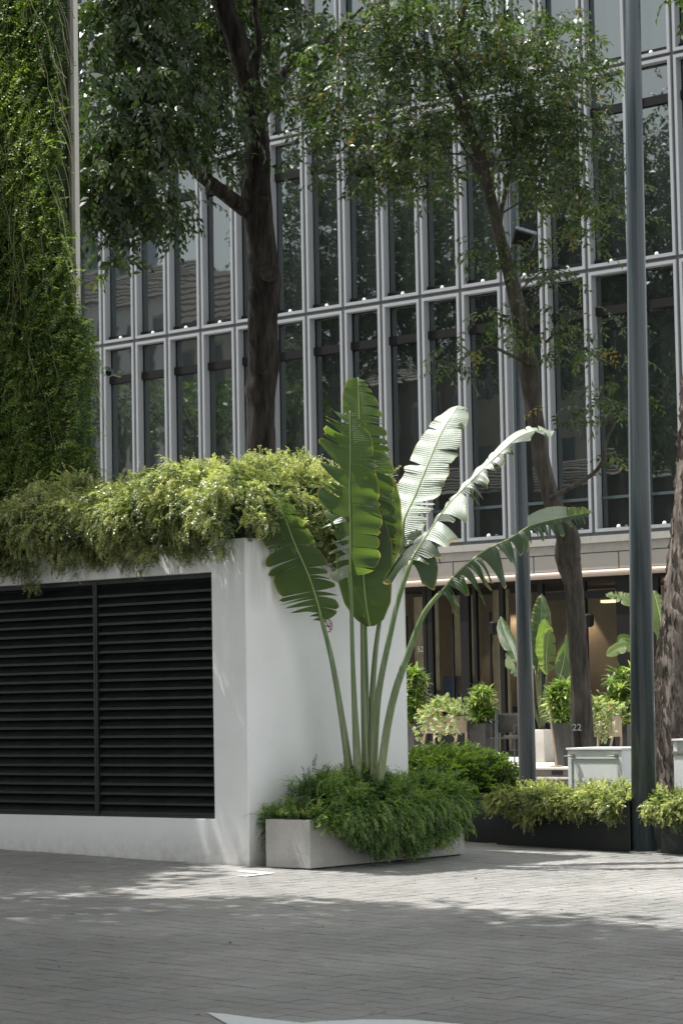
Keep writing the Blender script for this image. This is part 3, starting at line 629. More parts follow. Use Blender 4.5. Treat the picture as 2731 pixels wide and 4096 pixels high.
for k in range(420):
    x = PX0-.12+rng.random()*.85; y = PY0+.05+rng.random()*(PY1-PY0+.02); v_ = (x+14.8)/.42
    hgt = .30+.07*math.sin(y*4+1)+.05*math.sin(y*9)-(0.14 if y < 16.9 else 0)-(.06 if y > 18.7 else 0)
    z = PT+hgt*math.sqrt(max(0, 1-min(1, v_*v_)))-.06+rng.normal(0, .03)
    P.append((x, y, z)); D.append((v_*.9+.3+rng.normal(0, .6), rng.normal(.1, .7), .6)); Tn.append(.42+.15*math.sin(y*5+x*7)+.14*rng.normal())
P, D, Tn = tuft(P, D, Tn, 9, .03, .30)
pfix(scatter('plant_crown', T_p, P, D, rng.uniform(.6, 1.1, len(P)), [F['plant'], M['stemg']], tints=Tn, tsd=.1), tp)
P = []; D = []; Tn = []
for k in range(380):   # curtain over the long side
    y = 16.76+rng.random()*1.80; e = max(0, 1-abs((y-17.72)/1.0)**2.5); dep = .14+.29*e*(.75+.25*math.sin(y*11)); f = rng.random()
    if y < 17.0: dep = .10+.2*(y-16.7)
    z = PT+.10-f*dep; x = PX1+.05+.16*math.sin(PI*min(1, .25+f*.7))*e+.03+rng.normal(0, .03)
    P.append((x, y, max(z, .15+.0*f))); D.append((.75+rng.normal(0, .35), rng.normal(.15, .60), -.45-.3*f)); Tn.append(.47-.16*f+.14*math.sin(y*8)*.5+.15*rng.normal())
for k in range(34):  # left end sprays
    y = 16.66+rng.random()*.5; P.append((PX0-.06+rng.normal(0, .05), y, PT+.05-rng.random()*.22)); D.append((-.9+rng.normal(0, .3), rng.normal(-.2, .4), rng.normal(-.1, .5))); Tn.append(.4)
for k in range(9):  # right end sprays
    P.append((PX1-.1-rng.random()*.3, PY1+.05, PT+.08+rng.random()*.12)); D.append((rng.normal(.4, .3), 1, rng.normal(0, .25))); Tn.append(.4)
P, D, Tn = tuft(P, D, Tn, 9, .028, .25)
pfix(scatter('hanging_fronds', T_pd, P, D, rng.uniform(.6, 1.1, len(P)), [F['plant'], M['stemg']], tints=Tn, tsd=.1, roll=.35), tp)
P = []; D = []
for k in range(90): P.append((PX0+.05+rng.random()*.45, PY0+.08+rng.random()*.1, PT+.02)); D.append((rng.normal(0, .5), -.6+rng.normal(0, .4), .8))
pfix(scatter('gold_sprigs', T_h, P, D, rng.uniform(.45, .75, 90), [F['hedgey'], M['twig']], tint=.65, tsd=.12), tp)
P = []; D = []
for k in range(60): y = 16.8+rng.random()*2.1; P.append((-14.8+rng.normal(0, .15), y, PT+.2)); D.append((rng.normal(0, .4), rng.normal(0, .5), 1))
pfix(scatter('upright_tips', T_p, P, D, rng.uniform(.7, 1.0, 60), [F['plant'], M['stemg']], tint=.5, tsd=.1), tp)
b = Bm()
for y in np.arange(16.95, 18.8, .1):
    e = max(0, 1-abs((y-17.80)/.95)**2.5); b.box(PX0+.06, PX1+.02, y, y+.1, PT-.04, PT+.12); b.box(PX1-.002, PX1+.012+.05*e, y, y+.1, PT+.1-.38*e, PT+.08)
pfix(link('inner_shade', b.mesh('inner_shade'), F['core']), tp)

# ================================================================== BANANA (travellers-palm like) PLANT
ban = empty('banana_plant', (-14.62, 17.42, PT-.03), 'tall banana plant with big torn leaves in the concrete planter before the white wall', 'plant')
def stalk(pts, name='stalk', n=12):
    """pts rows: px,py,depth,width_px"""
    P = smooth_path(pts, 5); b = Bm(); Q = [W(*p[:3]) for p in P]; R = [p[3]/2/FPX*p[2] for p in P]
    b.tube(Q, R, n, squash=.85); me = b.mesh(name, smooth=True); uvl = me.uv_layers.new(name='UVMap'); Z = np.array([v.co.z for v in me.vertices]); z0, z1 = Z.min(), Z.max()
    for lp in me.loops: uvl.data[lp.index].uv = (0, (me.vertices[lp.vertex_index].co.z-z0)/(z1-z0))
    return pfix(link(name, me, B['stalk']), ban)
def leaf(rib, N_, wl, wr, mat, seed=0, nl=10, nr=10, gapl=.35, gapr=.2, droop=(.1, .1), twist=(.15, .10), vs=(.25, .1), fold=(.1, .1), ragged=.12, ribw=(.016, .004), pale=0.0, label=None, flags=(), name='leaf', skipl=(), skipr=(), t0=0.0):
    """rib rows: px,py,depth ; N_ facing normal (world); wl/wr: [(t,width m)]"""
    r = np.random.default_rng(seed+500)
    P = smooth_path(rib, 8); Q = np.array([W(*p) for p in P]); seg = np.linalg.norm(np.diff(Q, axis=0), axis=1); cum = np.concatenate([[0], np.cumsum(seg)]); Ltot = cum[-1]
    def at(t):
        s = np.clip(t, 0, 1)*Ltot; p = np.array([np.interp(s, cum, Q[:, k]) for k in range(3)])
        q = np.array([np.interp(min(s+.02, Ltot), cum, Q[:, k]) for k in range(3)])-np.array([np.interp(max(s-.02, 0), cum, Q[:, k]) for k in range(3)])
        return p, q/np.linalg.norm(q)
    V = []; Fc = []; UV = []; MI = []
    for side, wid, ns, gap, dr, tw, v_s, fo, skip in ((-1, wl, nl, gapl, droop[0], twist[0], vs[0], fold[0], skipl), (1, wr, nr, gapr, droop[1], twist[1], vs[1], fold[1], skipr)):
        ww = lambda t: np.interp(t, [a for a, _ in wid], [b_ for _, b_ in wid])
        gl = r.lognormal(0, .75, ns); cuts = [0.0]+np.clip(np.cumsum(gl/gl.sum()), 0, 1)[:-1].tolist()+[1.0] if ns > 1 else [0.0, 1.0]
        for si in range(len(cuts)-1):
            a, b_ = cuts[si], cuts[si+1]
            if b_-a < .004 or si in skip: continue
            nv = max(2, int((b_-a)*Ltot/.028)); nu = 9; tc = (a+b_)/2
            tws = r.normal(0, 1)*tw; drs = dr*r.uniform(.4, 1.7); lens = 1-ragged*r.random(); gp = min(.9, gap*r.choice([.15, .5, .9, 1.6])*min(2.2, (1/ns)/(b_-a+.01)+.35)) if ns > 1 else 0
            vsh = v_s*r.uniform(.8, 1.2) if ns > 1 else v_s; base = len(V)
            wav = r.normal(0, .012)
            for j in range(nv+1):
                t = a+(b_-a)*j/nv
                for i in range(nu+1):
                    u = i/nu; te = tc+(t-tc)*(1-gp*u**1.6); p, T = at(t if u == 0 else te); Nn = N_-T*np.dot(N_, T); Nn /= np.linalg.norm(Nn); Bn = np.cross(T, Nn)
                    w_ = ww(t)*lens
                    if ns > 1: w_ *= 1-.10*abs((t-tc)/(b_-a+1e-6)*2)**3
                    x = Bn*side*w_*u*(1-.12*u*abs(drs)) + T*vsh*w_*(u**1.15) + Nn*(fo*w_*math.sin(u*1.5)*(1)+tws*w_*u*u*((t-tc)/(b_-a+1e-6)*1.6+.5)+wav*math.sin(t*60)*u)
                    x += np.array([0, 0, -1])*drs*w_*u*u
                    V.append(p+x); UV.append((u, te*Ltot))
            fl = 1 if ((side, si) in flags) else 0
            for j in range(nv):
                for i in range(nu):
                    q = base+j*(nu+1)+i; Fc.append((q, q+1, q+nu+2, q+nu+1) if side > 0 else (q, q+nu+1, q+nu+2, q+1)); MI.append(fl)
    me = bpy.data.meshes.new(name); me.from_pydata([tuple(v) for v in V], [], Fc); uvl = me.uv_layers.new(name='UVMap')
    li = np.zeros(len(me.loops), np.int32); me.loops.foreach_get('vertex_index', li); uvl.data.foreach_set('uv', np.array(UV, np.float32)[li].ravel())
    me.polygons.foreach_set('use_smooth', [True]*len(Fc)); me.polygons.foreach_set('material_index', MI)
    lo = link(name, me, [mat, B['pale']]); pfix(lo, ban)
    if label: lo['label'] = label
    b = Bm(); R = np.interp(cum/Ltot, [0, .5, 1], [ribw[0], (ribw[0]+ribw[1])*.5, ribw[1]]); b.tube(Q, R/1.6, 8, squash=1.0)
    me2 = b.mesh('midrib', smooth=True); mo = link('midrib', me2, B['rib'], lo)
    return lo
R2 = lambda v: np.array(v, float)
view = R2([.64, -.76, .05])
# stalks px,py,depth,width
stalk([(1404, 3130, 22.75, 42), (1368, 2880, 22.75, 30), (1326, 2637, 22.75, 24), (1273, 2430, 22.75, 17)])
stalk([(1434, 3140, 22.70, 44), (1414, 2744, 22.68, 24), (1404, 2400, 22.66, 17), (1400, 2290, 22.64, 14)])
stalk([(1462, 3140, 22.85, 34), (1452, 2744, 22.9, 24), (1447, 2400, 22.95, 16), (1445, 2100, 23.0, 13)])
stalk([(1474, 3140, 22.95, 30), (1468, 2850, 22.95, 22), (1462, 2500, 22.95, 13)])
stalk([(1476, 3140, 22.92, 34), (1492, 2725, 22.98, 27), (1517, 2490, 23.02, 20), (1560, 2290, 23.05, 15), (1604, 2135, 23.08, 12)])
stalk([(1492, 3140, 22.72, 36), (1502, 2897, 22.7, 34), (1518, 2744, 22.68, 30), (1557, 2553, 22.66, 26), (1592, 2400, 22.64, 24), (1644, 2244, 22.62, 20)])
stalk([(1516, 3140, 22.6, 40), (1547, 2917, 22.58, 36), (1581, 2764, 22.55, 34), (1632, 2614, 22.52, 30), (1668, 2515, 22.5, 26), (1704, 2440, 22.48, 24), (1762, 2368, 22.46, 20)])
# L2 tall leaf behind
leaf([(1448, 2300, 23.02), (1445, 2100, 23.02), (1442, 1850, 23.05), (1437, 1680, 23.1), (1431, 1508, 23.2)], view+R2([0, 0, .0]),
     [(0, .02), (.06, .19), (.3, .22), (.6, .2), (.78, .17), (.9, .155), (.97, .11), (1, .01)], [(0, .02), (.05, .24), (.12, .34), (.28, .36), (.42, .33), (.55, .31), (.7, .28), (.8, .24), (.9, .17), (.96, .10), (1, .01)],
     B['mid'], 2, nl=3, nr=26, gapl=.1, gapr=.30, vs=(.45, -.05), droop=(.05, .10), twist=(.05, .06), fold=(-.06, .05), ragged=.05)
# L1 front leaf
leaf([(1400, 2306, 22.64), (1400, 2150, 22.6), (1397, 1950, 22.6), (1400, 1800, 22.62), (1398, 1642, 22.7)], view,
     [(0, .05), (.05, .13), (.2, .20), (.35, .30), (.55, .32), (.75, .30), (.88, .26), (.96, .17), (1, .02)], [(0, .03), (.02, .15), (.06, .27), (.14, .32), (.3, .33), (.5, .30), (.7, .26), (.87, .22), (.95, .13), (1, .01)],
     B['mid'], 1, nl=17, nr=13, gapl=.85, gapr=.12, vs=(.45, -.02), droop=(-.10, .10), twist=(.22, .06), fold=(-.05, .06), ragged=.16, flags=((-1, 3),))
# narrow left strips of L1 near its foot, curling, sunlit
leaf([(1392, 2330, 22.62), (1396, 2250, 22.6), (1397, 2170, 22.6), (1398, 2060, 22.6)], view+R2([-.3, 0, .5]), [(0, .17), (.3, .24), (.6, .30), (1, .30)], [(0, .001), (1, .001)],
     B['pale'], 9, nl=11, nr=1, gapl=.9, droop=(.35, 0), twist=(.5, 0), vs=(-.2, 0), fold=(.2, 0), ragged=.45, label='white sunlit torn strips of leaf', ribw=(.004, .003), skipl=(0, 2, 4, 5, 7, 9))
# L3 lobe between (behind L1, right lower)
leaf([(1500, 2420, 22.98), (1490, 2260, 23.0), (1480, 2100, 23.04), (1470, 1900, 23.1), (1462, 1790, 23.12)], view+R2([.2, 0, 0]),
     [(0, .01), (.3, .1), (1, .02)], [(0, .001), (.17, .001), (.21, .14), (.30, .27), (.45, .32), (.7, .32), (.85, .28), (1, .20)],
     B['mid'], 3, nl=1, nr=3, gapr=.05, vs=(.1, -.05), droop=(0, .05), twist=(.03, .03), fold=(0, .04), ribw=(.008, .004))
# L4 low entire leaf
leaf([(1478, 2505, 22.92), (1464, 2420, 22.9), (1452, 2300, 22.92), (1444, 2150, 22.98), (1440, 2020, 23.03)], view+R2([0, 0, -.1]),
     [(0, .03), (.06, .12), (.2, .22), (.4, .27), (.6, .26), (.85, .2), (1, .1)], [(0, .05), (.05, .16), (.2, .26), (.4, .30), (.7, .32), (1, .22)],
     B['mid'], 4, nl=1, nr=1, vs=(.1, -.05), droop=(.04, .04), twist=(0, 0), fold=(-.06, .05))
# L5 silver sunlit leaf: leans back to the sun, with glare also in its pale colour
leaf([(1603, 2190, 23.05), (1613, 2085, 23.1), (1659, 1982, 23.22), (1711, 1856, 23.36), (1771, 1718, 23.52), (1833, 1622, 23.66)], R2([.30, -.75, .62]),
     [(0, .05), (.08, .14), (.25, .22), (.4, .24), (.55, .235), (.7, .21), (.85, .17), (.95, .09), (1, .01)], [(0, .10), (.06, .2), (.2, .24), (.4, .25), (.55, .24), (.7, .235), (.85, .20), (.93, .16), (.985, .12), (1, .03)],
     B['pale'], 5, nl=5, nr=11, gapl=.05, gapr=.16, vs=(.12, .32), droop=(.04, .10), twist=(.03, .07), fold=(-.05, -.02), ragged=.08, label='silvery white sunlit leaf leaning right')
# dark lower lobes at foot of L5/L6
leaf([(1645, 2250, 22.66), (1660, 2215, 22.68), (1690, 2165, 22.72), (1720, 2120, 22.78)], R2([.55, -.6, .35]),
     [(0, .20), (.3, .30), (.7, .32), (1, .24)], [(0, .16), (.4, .26), (1, .2)], B['deep'], 6, nl=2, nr=2, gapl=.1, gapr=.2, droop=(.95, .9), twist=(.04, .05), vs=(-.6, -.3), fold=(-.2, .0))
# L6 leaf seen edge-on, strips both sides
leaf([(1644, 2240, 22.62), (1682, 2177, 22.65), (1780, 2033, 22.75), (1843, 1965, 22.8), (1917, 1890, 22.86), (1975, 1833, 22.92), (2067, 1752, 23.0), (2147, 1722, 23.06), (2216, 1728, 23.1)], R2([-.15, -.55, .85]),
     [(0, .02), (.15, .02), (.3, .03), (.5, .06), (.62, .08), (.72, .09), (.85, .11), (.93, .09), (1, .02)], [(0, .20), (.12, .27), (.3, .29), (.45, .24), (.55, .16), (.7, .13), (.85, .13), (.94, .10), (1, .02)],
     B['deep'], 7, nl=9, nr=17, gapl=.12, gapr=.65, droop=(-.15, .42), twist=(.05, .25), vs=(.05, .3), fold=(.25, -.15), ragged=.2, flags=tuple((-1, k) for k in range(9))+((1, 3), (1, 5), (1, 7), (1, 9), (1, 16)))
# L7 low right leaf with hanging strips
leaf([(1760, 2370, 22.46), (1826, 2292, 22.5), (1894, 2234, 22.54), (1952, 2194, 22.58), (2038, 2154, 22.64), (2124, 2102, 22.7), (2240, 2072, 22.78), (2371, 2048, 22.86)], R2([.1, -.6, .8]),
     [(0, .06), (.2, .05), (.45, .03), (.6, .03), (.7, .06), (.85, .07), (1, .01)], [(0, .16), (.12, .25), (.3, .25), (.45, .17), (.58, .10), (.7, .12), (.85, .11), (1, .01)],
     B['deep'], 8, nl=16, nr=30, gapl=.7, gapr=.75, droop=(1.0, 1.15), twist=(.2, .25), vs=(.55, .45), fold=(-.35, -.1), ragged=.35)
leaf([(2110, 2106, 22.68), (2170, 2088, 22.72), (2260, 2068, 22.78), (2369, 2047, 22.86)], R2([.5, -.8, .1]),
     [(0, .10), (.3, .12), (.5, .11), (.8, .07), (1, .01)], [(0, .03), (.4, .045), (.8, .03), (1, .005)], B['lime'], 10, nl=3, nr=1, gapl=.1, vs=(.25, .2), droop=(-.1, .05), twist=(.04, 0), fold=(.1, .1), ribw=(.006, .003), flags=((-1, 0),))
# L8 left leaf
leaf([(1288, 2485, 22.75), (1270, 2411, 22.72), (1237, 2309, 22.68), (1201, 2226, 22.64), (1173, 2162, 22.6), (1146, 2088, 22.56), (1113, 2010, 22.54), (1082, 1958, 22.54)], view+R2([0, 0, -.1]),
     [(0, .06), (.07, .14), (.13, .34), (.25, .36), (.4, .36), (.55, .32), (.68, .27), (.8, .20), (.92, .14), (1, .05)], [(0, .05), (.04, .12), (.12, .22), (.25, .23), (.4, .22), (.52, .21), (.65, .19), (.8, .17), (.92, .10), (1, .02)],
     B['mid'], 11, nl=14, nr=13, gapl=.42, gapr=.35, vs=(.14, -.30), droop=(.08, .10), twist=(.10, .08), fold=(-.05, .05), ragged=.14)

# ================================================================== BLACK PLANTERS, SHRUBS, CABINETS, POLES
def trough(name_label, x0, x1, y0, y1, top):
    r = empty('black_planter', ((x0+x1)/2, (y0+y1)/2, gz(x0)), name_label, 'planter', None)
    b = Bm(); t = .03
    b.box(x0, x1, y0, y0+t, gz(x1)-.02, top); b.box(x0, x1, y1-t, y1, gz(x1)-.02, top); b.box(x0, x0+t, y0+t, y1-t, gz(x1)-.02, top); b.box(x1-t, x1, y0+t, y1-t, gz(x1)-.02, top)
    b.box(x0-.006, x1+.006, y0-.008, y0+t+.01, top, top+.02)
    pfix(link('trough', b.mesh('trough', bevel=.004), M['blackp']), r)
    b = Bm(); b.box(x0+t, x1-t, y0+t, y1-t, top-.12, top-.06); pfix(link('soil', b.mesh('soil'), M['soil']), r); return r
trough('black metal planter set back behind the right end of the concrete planter', -16.9, -15.14, 20.30, 21.5, .47)
trough('long black metal planter with yellow green shrubs left of the tall pole', -15.13, -13.50, 20.17, 21.2, .46)
trough('black metal planter at the right edge of the photo, right of the tall pole', -13.20, -11.4, 20.24, 21.2, .42)
# golden shrubs in the long planter
def gold(label, x0, x1, y0, top, n, name='trailing_shrub', hang=.3, loc=None):
    r = empty(name, ((x0+x1)/2, y0+.4, top-.1), label, 'shrub')
    P = []; D = []; Tn = []
    n = n//10
    for k in range(n):
        x = x0+rng.random()*(x1-x0); y = y0+.02+rng.random()*.8; h = .08+.04*math.sin(x*7)+.03*math.sin(x*17+1); ex = min(1, (x-x0)/.12, (x1-x)/.12); v_ = max(0, (y0+.3-y)/.35)
        P.append((x, y, top-.04+h*math.sqrt(max(0, 1-v_*v_))*(.4+.6*ex)+rng.normal(0, .02))); D.append((rng.normal(0, .6), -.2-v_*.8+rng.normal(0, .5), .7)); Tn.append(.6+.1*rng.normal())
    for k in range(int(n*1.3)):
        x = x0+rng.random()*(x1-x0); f = rng.random(); hg = hang*(.35+.45*abs(math.sin(x*5.3+1))**2+.5*abs(math.sin(x*2.9))); z = top+.08-f*hg; y = y0-.05-.06*math.sin(PI*f)+rng.normal(0, .03)
        P.append((x, y, z)); D.append((rng.normal(-.1, .8), -.7+rng.normal(0, .5), .1-.8*f+rng.normal(0, .4))); Tn.append(.55-.15*f+.16*rng.normal())
    P, D, Tn = tuft(P, D, Tn, 9, .026, .4)
    pfix(scatter('leaves', T_h, P, D, rng.uniform(.55, .95, len(P)), [F['hedgey'], M['twig']], tints=Tn, tsd=.12), r)
    b = Bm()
    for k in range(70):
        x = x0+.1+rng.random()*(x1-x0-.2); q = np.array([x, y0+.1+rng.random()*.4, top+.08]); d = np.array([rng.normal(0, .5), rng.normal(-.1, .3), 1.0]); b.tube([q, q+d*.07, q+d*.11+np.array([rng.normal(0, .02), 0, .03+.03*rng.random()])], [.002, .0016, .001], 3, cap=False)
    pfix(link('bare_twigs', b.mesh('bare_twigs'), M['twig']), r)['kind'] = 'stuff'
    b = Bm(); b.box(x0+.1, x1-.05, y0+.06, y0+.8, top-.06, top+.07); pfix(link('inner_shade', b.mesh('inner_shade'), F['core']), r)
gold('yellow green shrub spilling over the black planter between glossy bush and tall pole', -15.12, -13.52, 20.15, .45, 2000, hang=.21)
gold('yellow green shrub spilling over the black planter right of the tall pole', -13.30, -11.9, 20.20, .42, 1400, hang=.26)
# glossy shrub
gs = empty('glossy_shrub', (-15.75, 20.9, .4), 'rounded glossy dark green bush behind the concrete planter, right of the white wall', 'shrub')
T_g = [template('pair', s+200, L=.16, n=6, seg=2, a0=.9, a1=.1, l=.068, wr=.48, ang=.9, sr=.002, lift=.25, tip=.6, fold=.35) for s in range(7)]
P = []; D = []; Tn = []
for k in range(2300):
    u = rng.normal(size=3); u /= np.linalg.norm(u); u[2] = abs(u[2])*1.0-.25*(rng.random() < .4)
    c = np.array([-16.32, 20.95, .42]); rad = np.array([.66, .55, .46])
    sq = np.sign(u)*np.abs(u)**.75
    p = c+sq*rad*rng.uniform(.86, 1.02)
    if p[2] < .25 or p[0] < -17.0: continue
    P.append(p); D.append(u*[1, 1, .9]+rng.normal(0, .35, 3)+[0, 0, .25]); Tn.append(.35+.35*max(0, u[2])+.1*rng.normal())
pfix(scatter('leaves', T_g, P, D, rng.uniform(.75, 1.15, len(P)), [F['gloss'], M['stemg']], tints=Tn, tsd=.12, roll=.4), gs)
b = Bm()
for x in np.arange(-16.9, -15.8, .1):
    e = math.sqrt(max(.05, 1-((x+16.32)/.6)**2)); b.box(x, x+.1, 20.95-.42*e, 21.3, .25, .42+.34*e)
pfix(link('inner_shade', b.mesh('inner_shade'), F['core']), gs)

# cabinets
def cabinet(label, px0, px1, pyt, d, w_=None, simple=False):
    """front face seen square to the street grid"""
    p0 = W(px0, pyt, d); y0 = p0[1]; p1 = hY(px1, pyt, y0); x0, x1 = p0[0], p1[0]; zt = p0[2]; g = gz(x0)
    r = empty('utility_cabinet', ((x0+x1)/2, y0+.3, g), label, 'cabinet'); f = .045
    b = Bm(); b.box(x0, x1, y0+.03, y0+.50, g-.02, zt-.02); b.box(x0, x0+f, y0, y0+.03, g-.02, zt-.02); b.box(x1-f, x1, y0, y0+.03, g-.02, zt-.02)
    if not simple: b.box(x0+f, x1-f, y0, y0+.03, zt-.11, zt-.02)
    pfix(link('cabinet_body', b.mesh('cabinet_body', bevel=.005), M['cab']), r)
    b = Bm(); b.box(x0-.012, x1+.012, y0-.015, y0+.515, zt-.018, zt+.006); pfix(link('lid', b.mesh('lid', bevel=.005), M['cab']), r)
    if not simple:
        b = Bm(); b.box(x0+f+.02, x1-f-.02, y0+.012, y0+.028, g+.02, zt-.145); pfix(link('door', b.mesh('door', bevel=.004), M['cab']), r)
        for xx in (x0+f+.03, x1-f-.02):
            b = Bm(); q = np.array([xx, y0, zt-.075]); b.tube([q+[0, .0, 0], q+[0, -.03, 0]], .021, 12); b.tube([q+[0, -.02, 0], q+[-.085, -.05, -.005]], [.009, .006], 8); pfix(link('handle', b.mesh('handle', smooth=False), M['steel']), r)
            b = Bm(); b.tube([q+[.008, -.012, -.05], q+[.075, -.012, -.27]], .006, 6); pfix(link('stay_bar', b.mesh('stay_bar'), M['cab2']), r)
    else:
        for zz in (zt-.12,):
            b = Bm(); b.box(x0-.01, x1+.01, y0-.016, y0-.001, zz-.03, zz); pfix(link('strap', b.mesh('strap', bevel=.002), M['steel']), r)
        b = Bm(); b.box(x0+.03, x1-.03, y0-.004, y0-.001, g, zt-.17); pfix(link('door', b.mesh('door', bevel=.003), M['cab']), r)
    return r
cabinet('pale grey metal utility cabinet with two handles, left of the tall pole', 2268, 2484, 2994, 25.6)
cabinet('pale grey utility cabinet at the right edge of the photo, beside the thick trunk', 2690, 2860, 2958, 25.2, simple=True)

def pole(label, px, py, d, r0, r1, H, lean=0.0):
    base = W(px, py, d); g = gz(base[0]); r = empty('lamp_post', (base[0], base[1], g), label, 'pole', 'blue grey steel lamp posts')
    b = Bm(); n = 32; zs = [0, .02, 1.3, 1.305, 3.5, 7, H]
    b.tube([(base[0]+lean*z, base[1], g+z) for z in (0, H*.3, H*.6, H)], [r0, r0+(r1-r0)*.3, r0+(r1-r0)*.6, r1], n); pfix(link('shaft', b.mesh('shaft', smooth=True), M['pole']), r)
    b = Bm(); b.box(base[0]+.02, base[0]+.10, base[1]-r0-.001, base[1]-r0*.9, g+.55, g+.95)
    return r, base, g
r_, base, g = pole('thick blue grey steel lamp post in the foreground at right', 2577, 3408, 23.95, .126, .058, 12, lean=.016)
b = Bm(); b.tube([(base[0], base[1], g-.01), (base[0], base[1], g+.012)], [.155, .15], 32); pfix(link('base_grout', b.mesh('base_grout'), M['cab']), r_)
b = Bm(); q = W(2531, 2960, 23.9)
b.tube([q, W(2528, 2760, 23.9)], .003, 4); pfix(link('door_seam', b.mesh('door_seam'), M['gap']), r_)
b = Bm(); b.tube([(base[0]+.19, base[1]-.05, g+12), (base[0]+1.2, base[1]-.9, g+12.3)], [.05, .04], 12); b.box(base[0]+1.1, base[0]+1.6, base[1]-1.1, base[1]-.85, g+12.24, g+12.34); pfix(link('lamp_arm', b.mesh('lamp_arm'), M['pole']), r_)
r_, base, g = pole('slimmer blue grey post behind the banana leaf, with two floodlights up high', 2110, 3150, 34.5, .125, .045, 12.5)
for px, py, s_ in ((1986, 640, -1), (2098, 950, 1)):
    q = hY(px, py, base[1]-.12); b = Bm(); b.box(-.16, .16, -.10, .02, -.13, .13); me = b.mesh('floodlight', bevel=.012); o = link('floodlight', me, M['pole'], r_); o.location = q-np.array([base[0], base[1], g]); o.rotation_euler = (.5, .35*s_, .5*s_)
    b = Bm(); b.box(-.13, .13, -.104, -.1005, -.10, .10); link('floodlight_glass', b.mesh('floodlight_glass'), M['black'], o)
    b = Bm(); b.tube([q, (base[0], base[1], q[2]-.05)], .018, 8); pfix(link('bracket', b.mesh('bracket'), M['pole']), r_)

# ================================================================== TREES
T_t1 = [template('alt', s+300, L=.42, n=9, seg=3, a0=.1, a1=-1.2, l=.135, wr=.44, ang=.9, sr=.003, lift=-.1, tip=.3, hang=.55, fold=.35) for s in range(8)]
T_t2 = [template('alt', s+320, L=.30, n=8, seg=3, a0=.25, a1=-.7, l=.095, wr=.42, ang=.95, sr=.0022, lift=.0, tip=.3, hang=.35, fold=.35) for s in range(8)]
def trunk(root, pts, mat, name='trunk', n=18, bumps=(), sm=8, jit=.10):
    P = smooth_path(pts, sm); Q = np.array([W(*p[:3]) for p in P]); R = P[:, 3]/2/FPX*P[:, 2]
    b = Bm(); b.tube(Q, R, n, jit=jit*.5); V = np.array(b.v[:len(Q)*n]).reshape(len(Q), n, 3)
    for i in range(len(Q)):
        for k in range(n):
            a = 2*PI*k/n; c = Q[i]; z = Q[i][2]
            f = 1+jit*(.5*math.sin(3*a+z*1.3)+.35*math.sin(5*a-z*2.1)+.3*math.sin(z*4.1+a))
            V[i, k] = c+(V[i, k]-c)*f
    for (px, py, dd, br) in bumps:   # burls: push nearby skin out
        cpt = W(px, py, dd)
        D2 = np.linalg.norm(V-cpt, axis=2); f = np.exp(-(D2/br)**2); ax = V-Q[:, None, :]; ax /= np.linalg.norm(ax, axis=2)[..., None]; V += ax*(f*br*.45)[..., None]
    b.v[:len(Q)*n] = [tuple(v) for v in V.reshape(-1, 3)]
    return pfix(link(name, b.mesh(name, smooth=True), mat), root)
def crown(root, clumps, temps, mats, name='crown', tint=.45, tsd=.16, sc=(.8, 1.25), dens=1.0):
    P = []; D = []; Tn = []
    for (px, py, rx, ry, d, rd, n) in clumps:
        n = int(n*dens)+1
        c = W(px, py, d); rw, rh = rx*d/FPX, ry*d/FPX; kc = max(3, n//7)
        uc = rng.normal(size=(kc, 3)); uc /= np.linalg.norm(uc, axis=1)[:, None]; uc *= (rng.random(kc)**.42)[:, None]; own = rng.integers(0, kc, n)
        u = uc[own]+rng.normal(0, 1, (n, 3))*np.array([.16/max(rw, .3), .10/max(rh, .3), .16/max(rd, .3)])
        p = c+u[:, :1]*rw*MB[:, 0]+u[:, 1:2]*rh*MB[:, 1]+u[:, 2:]*rd*MB[:, 2]
        # sub-clump: gather on tips of small twigs
        P.append(p); az = rng.random(n)*2*PI; D.append(np.stack([np.cos(az)+u[:, 0]*.6, np.sin(az), rng.normal(-.25, .35, n)], 1)); Tn.append(np.full(n, tint)+.10*np.sin(p[:, 0]*2.1+p[:, 2]*3.3)+rng.normal(0, .12, kc)[own])
    P = np.vstack(P); return pfix(scatter(name, temps, P, np.vstack(D), rng.uniform(*sc, len(P)), mats, tints=np.concatenate(Tn), tsd=tsd, roll=.5), root), P
def twigs(root, segs, mat, name='twigs'):
    b = Bm()
    for s_ in segs:
        P = smooth_path(s_, 4); b.tube([W(*p[:3]) for p in P], P[:, 3]/2/FPX*P[:, 2], 6, jit=.1)
    o = pfix(link(name, b.mesh(name, smooth=True), mat), root); o['kind'] = 'stuff'; return o
# --- tree 1
p = W(1048, 3150, 32); t1 = empty('street_tree', (p[0], p[1], gz(p[0])), 'dark thick trunked tree in front of the office windows, left of the banana leaves', 'tree')
trunk(t1, [(1052, 3300, 32, 150), (1048, 2600, 32, 130), (1045, 1900, 32, 120), (1045, 1600, 32, 112), (1052, 1450, 32, 128), (1048, 1300, 32, 118), (1058, 1130, 32, 126), (1040, 950, 32, 116), (1032, 780, 32, 116), (1032, 600, 32, 104), (1018, 450, 32, 98), (985, 280, 32, 92), (940, 140, 32, 84), (900, 40, 32, 80), (860, -100, 32, 78), (820, -420, 32, 64), (830, -900, 32, 40)], M['bark1'],
      bumps=((1110, 1380, 31.8, .10), (1000, 1560, 31.9, .12), (1108, 1110, 31.8, .12), (1100, 1060, 31.7, .08)))
b = Bm(); q = W(1076, 1092, 31.77); nv = CAM-q; nv /= np.linalg.norm(nv); b.tube([q, q+nv*.03, q+nv*.045, q+nv*.03], [.115, .115, .085, .045], 20, jit=.12); pfix(link('branch_scar', b.mesh('branch_scar', smooth=True), M['bark2']), t1)
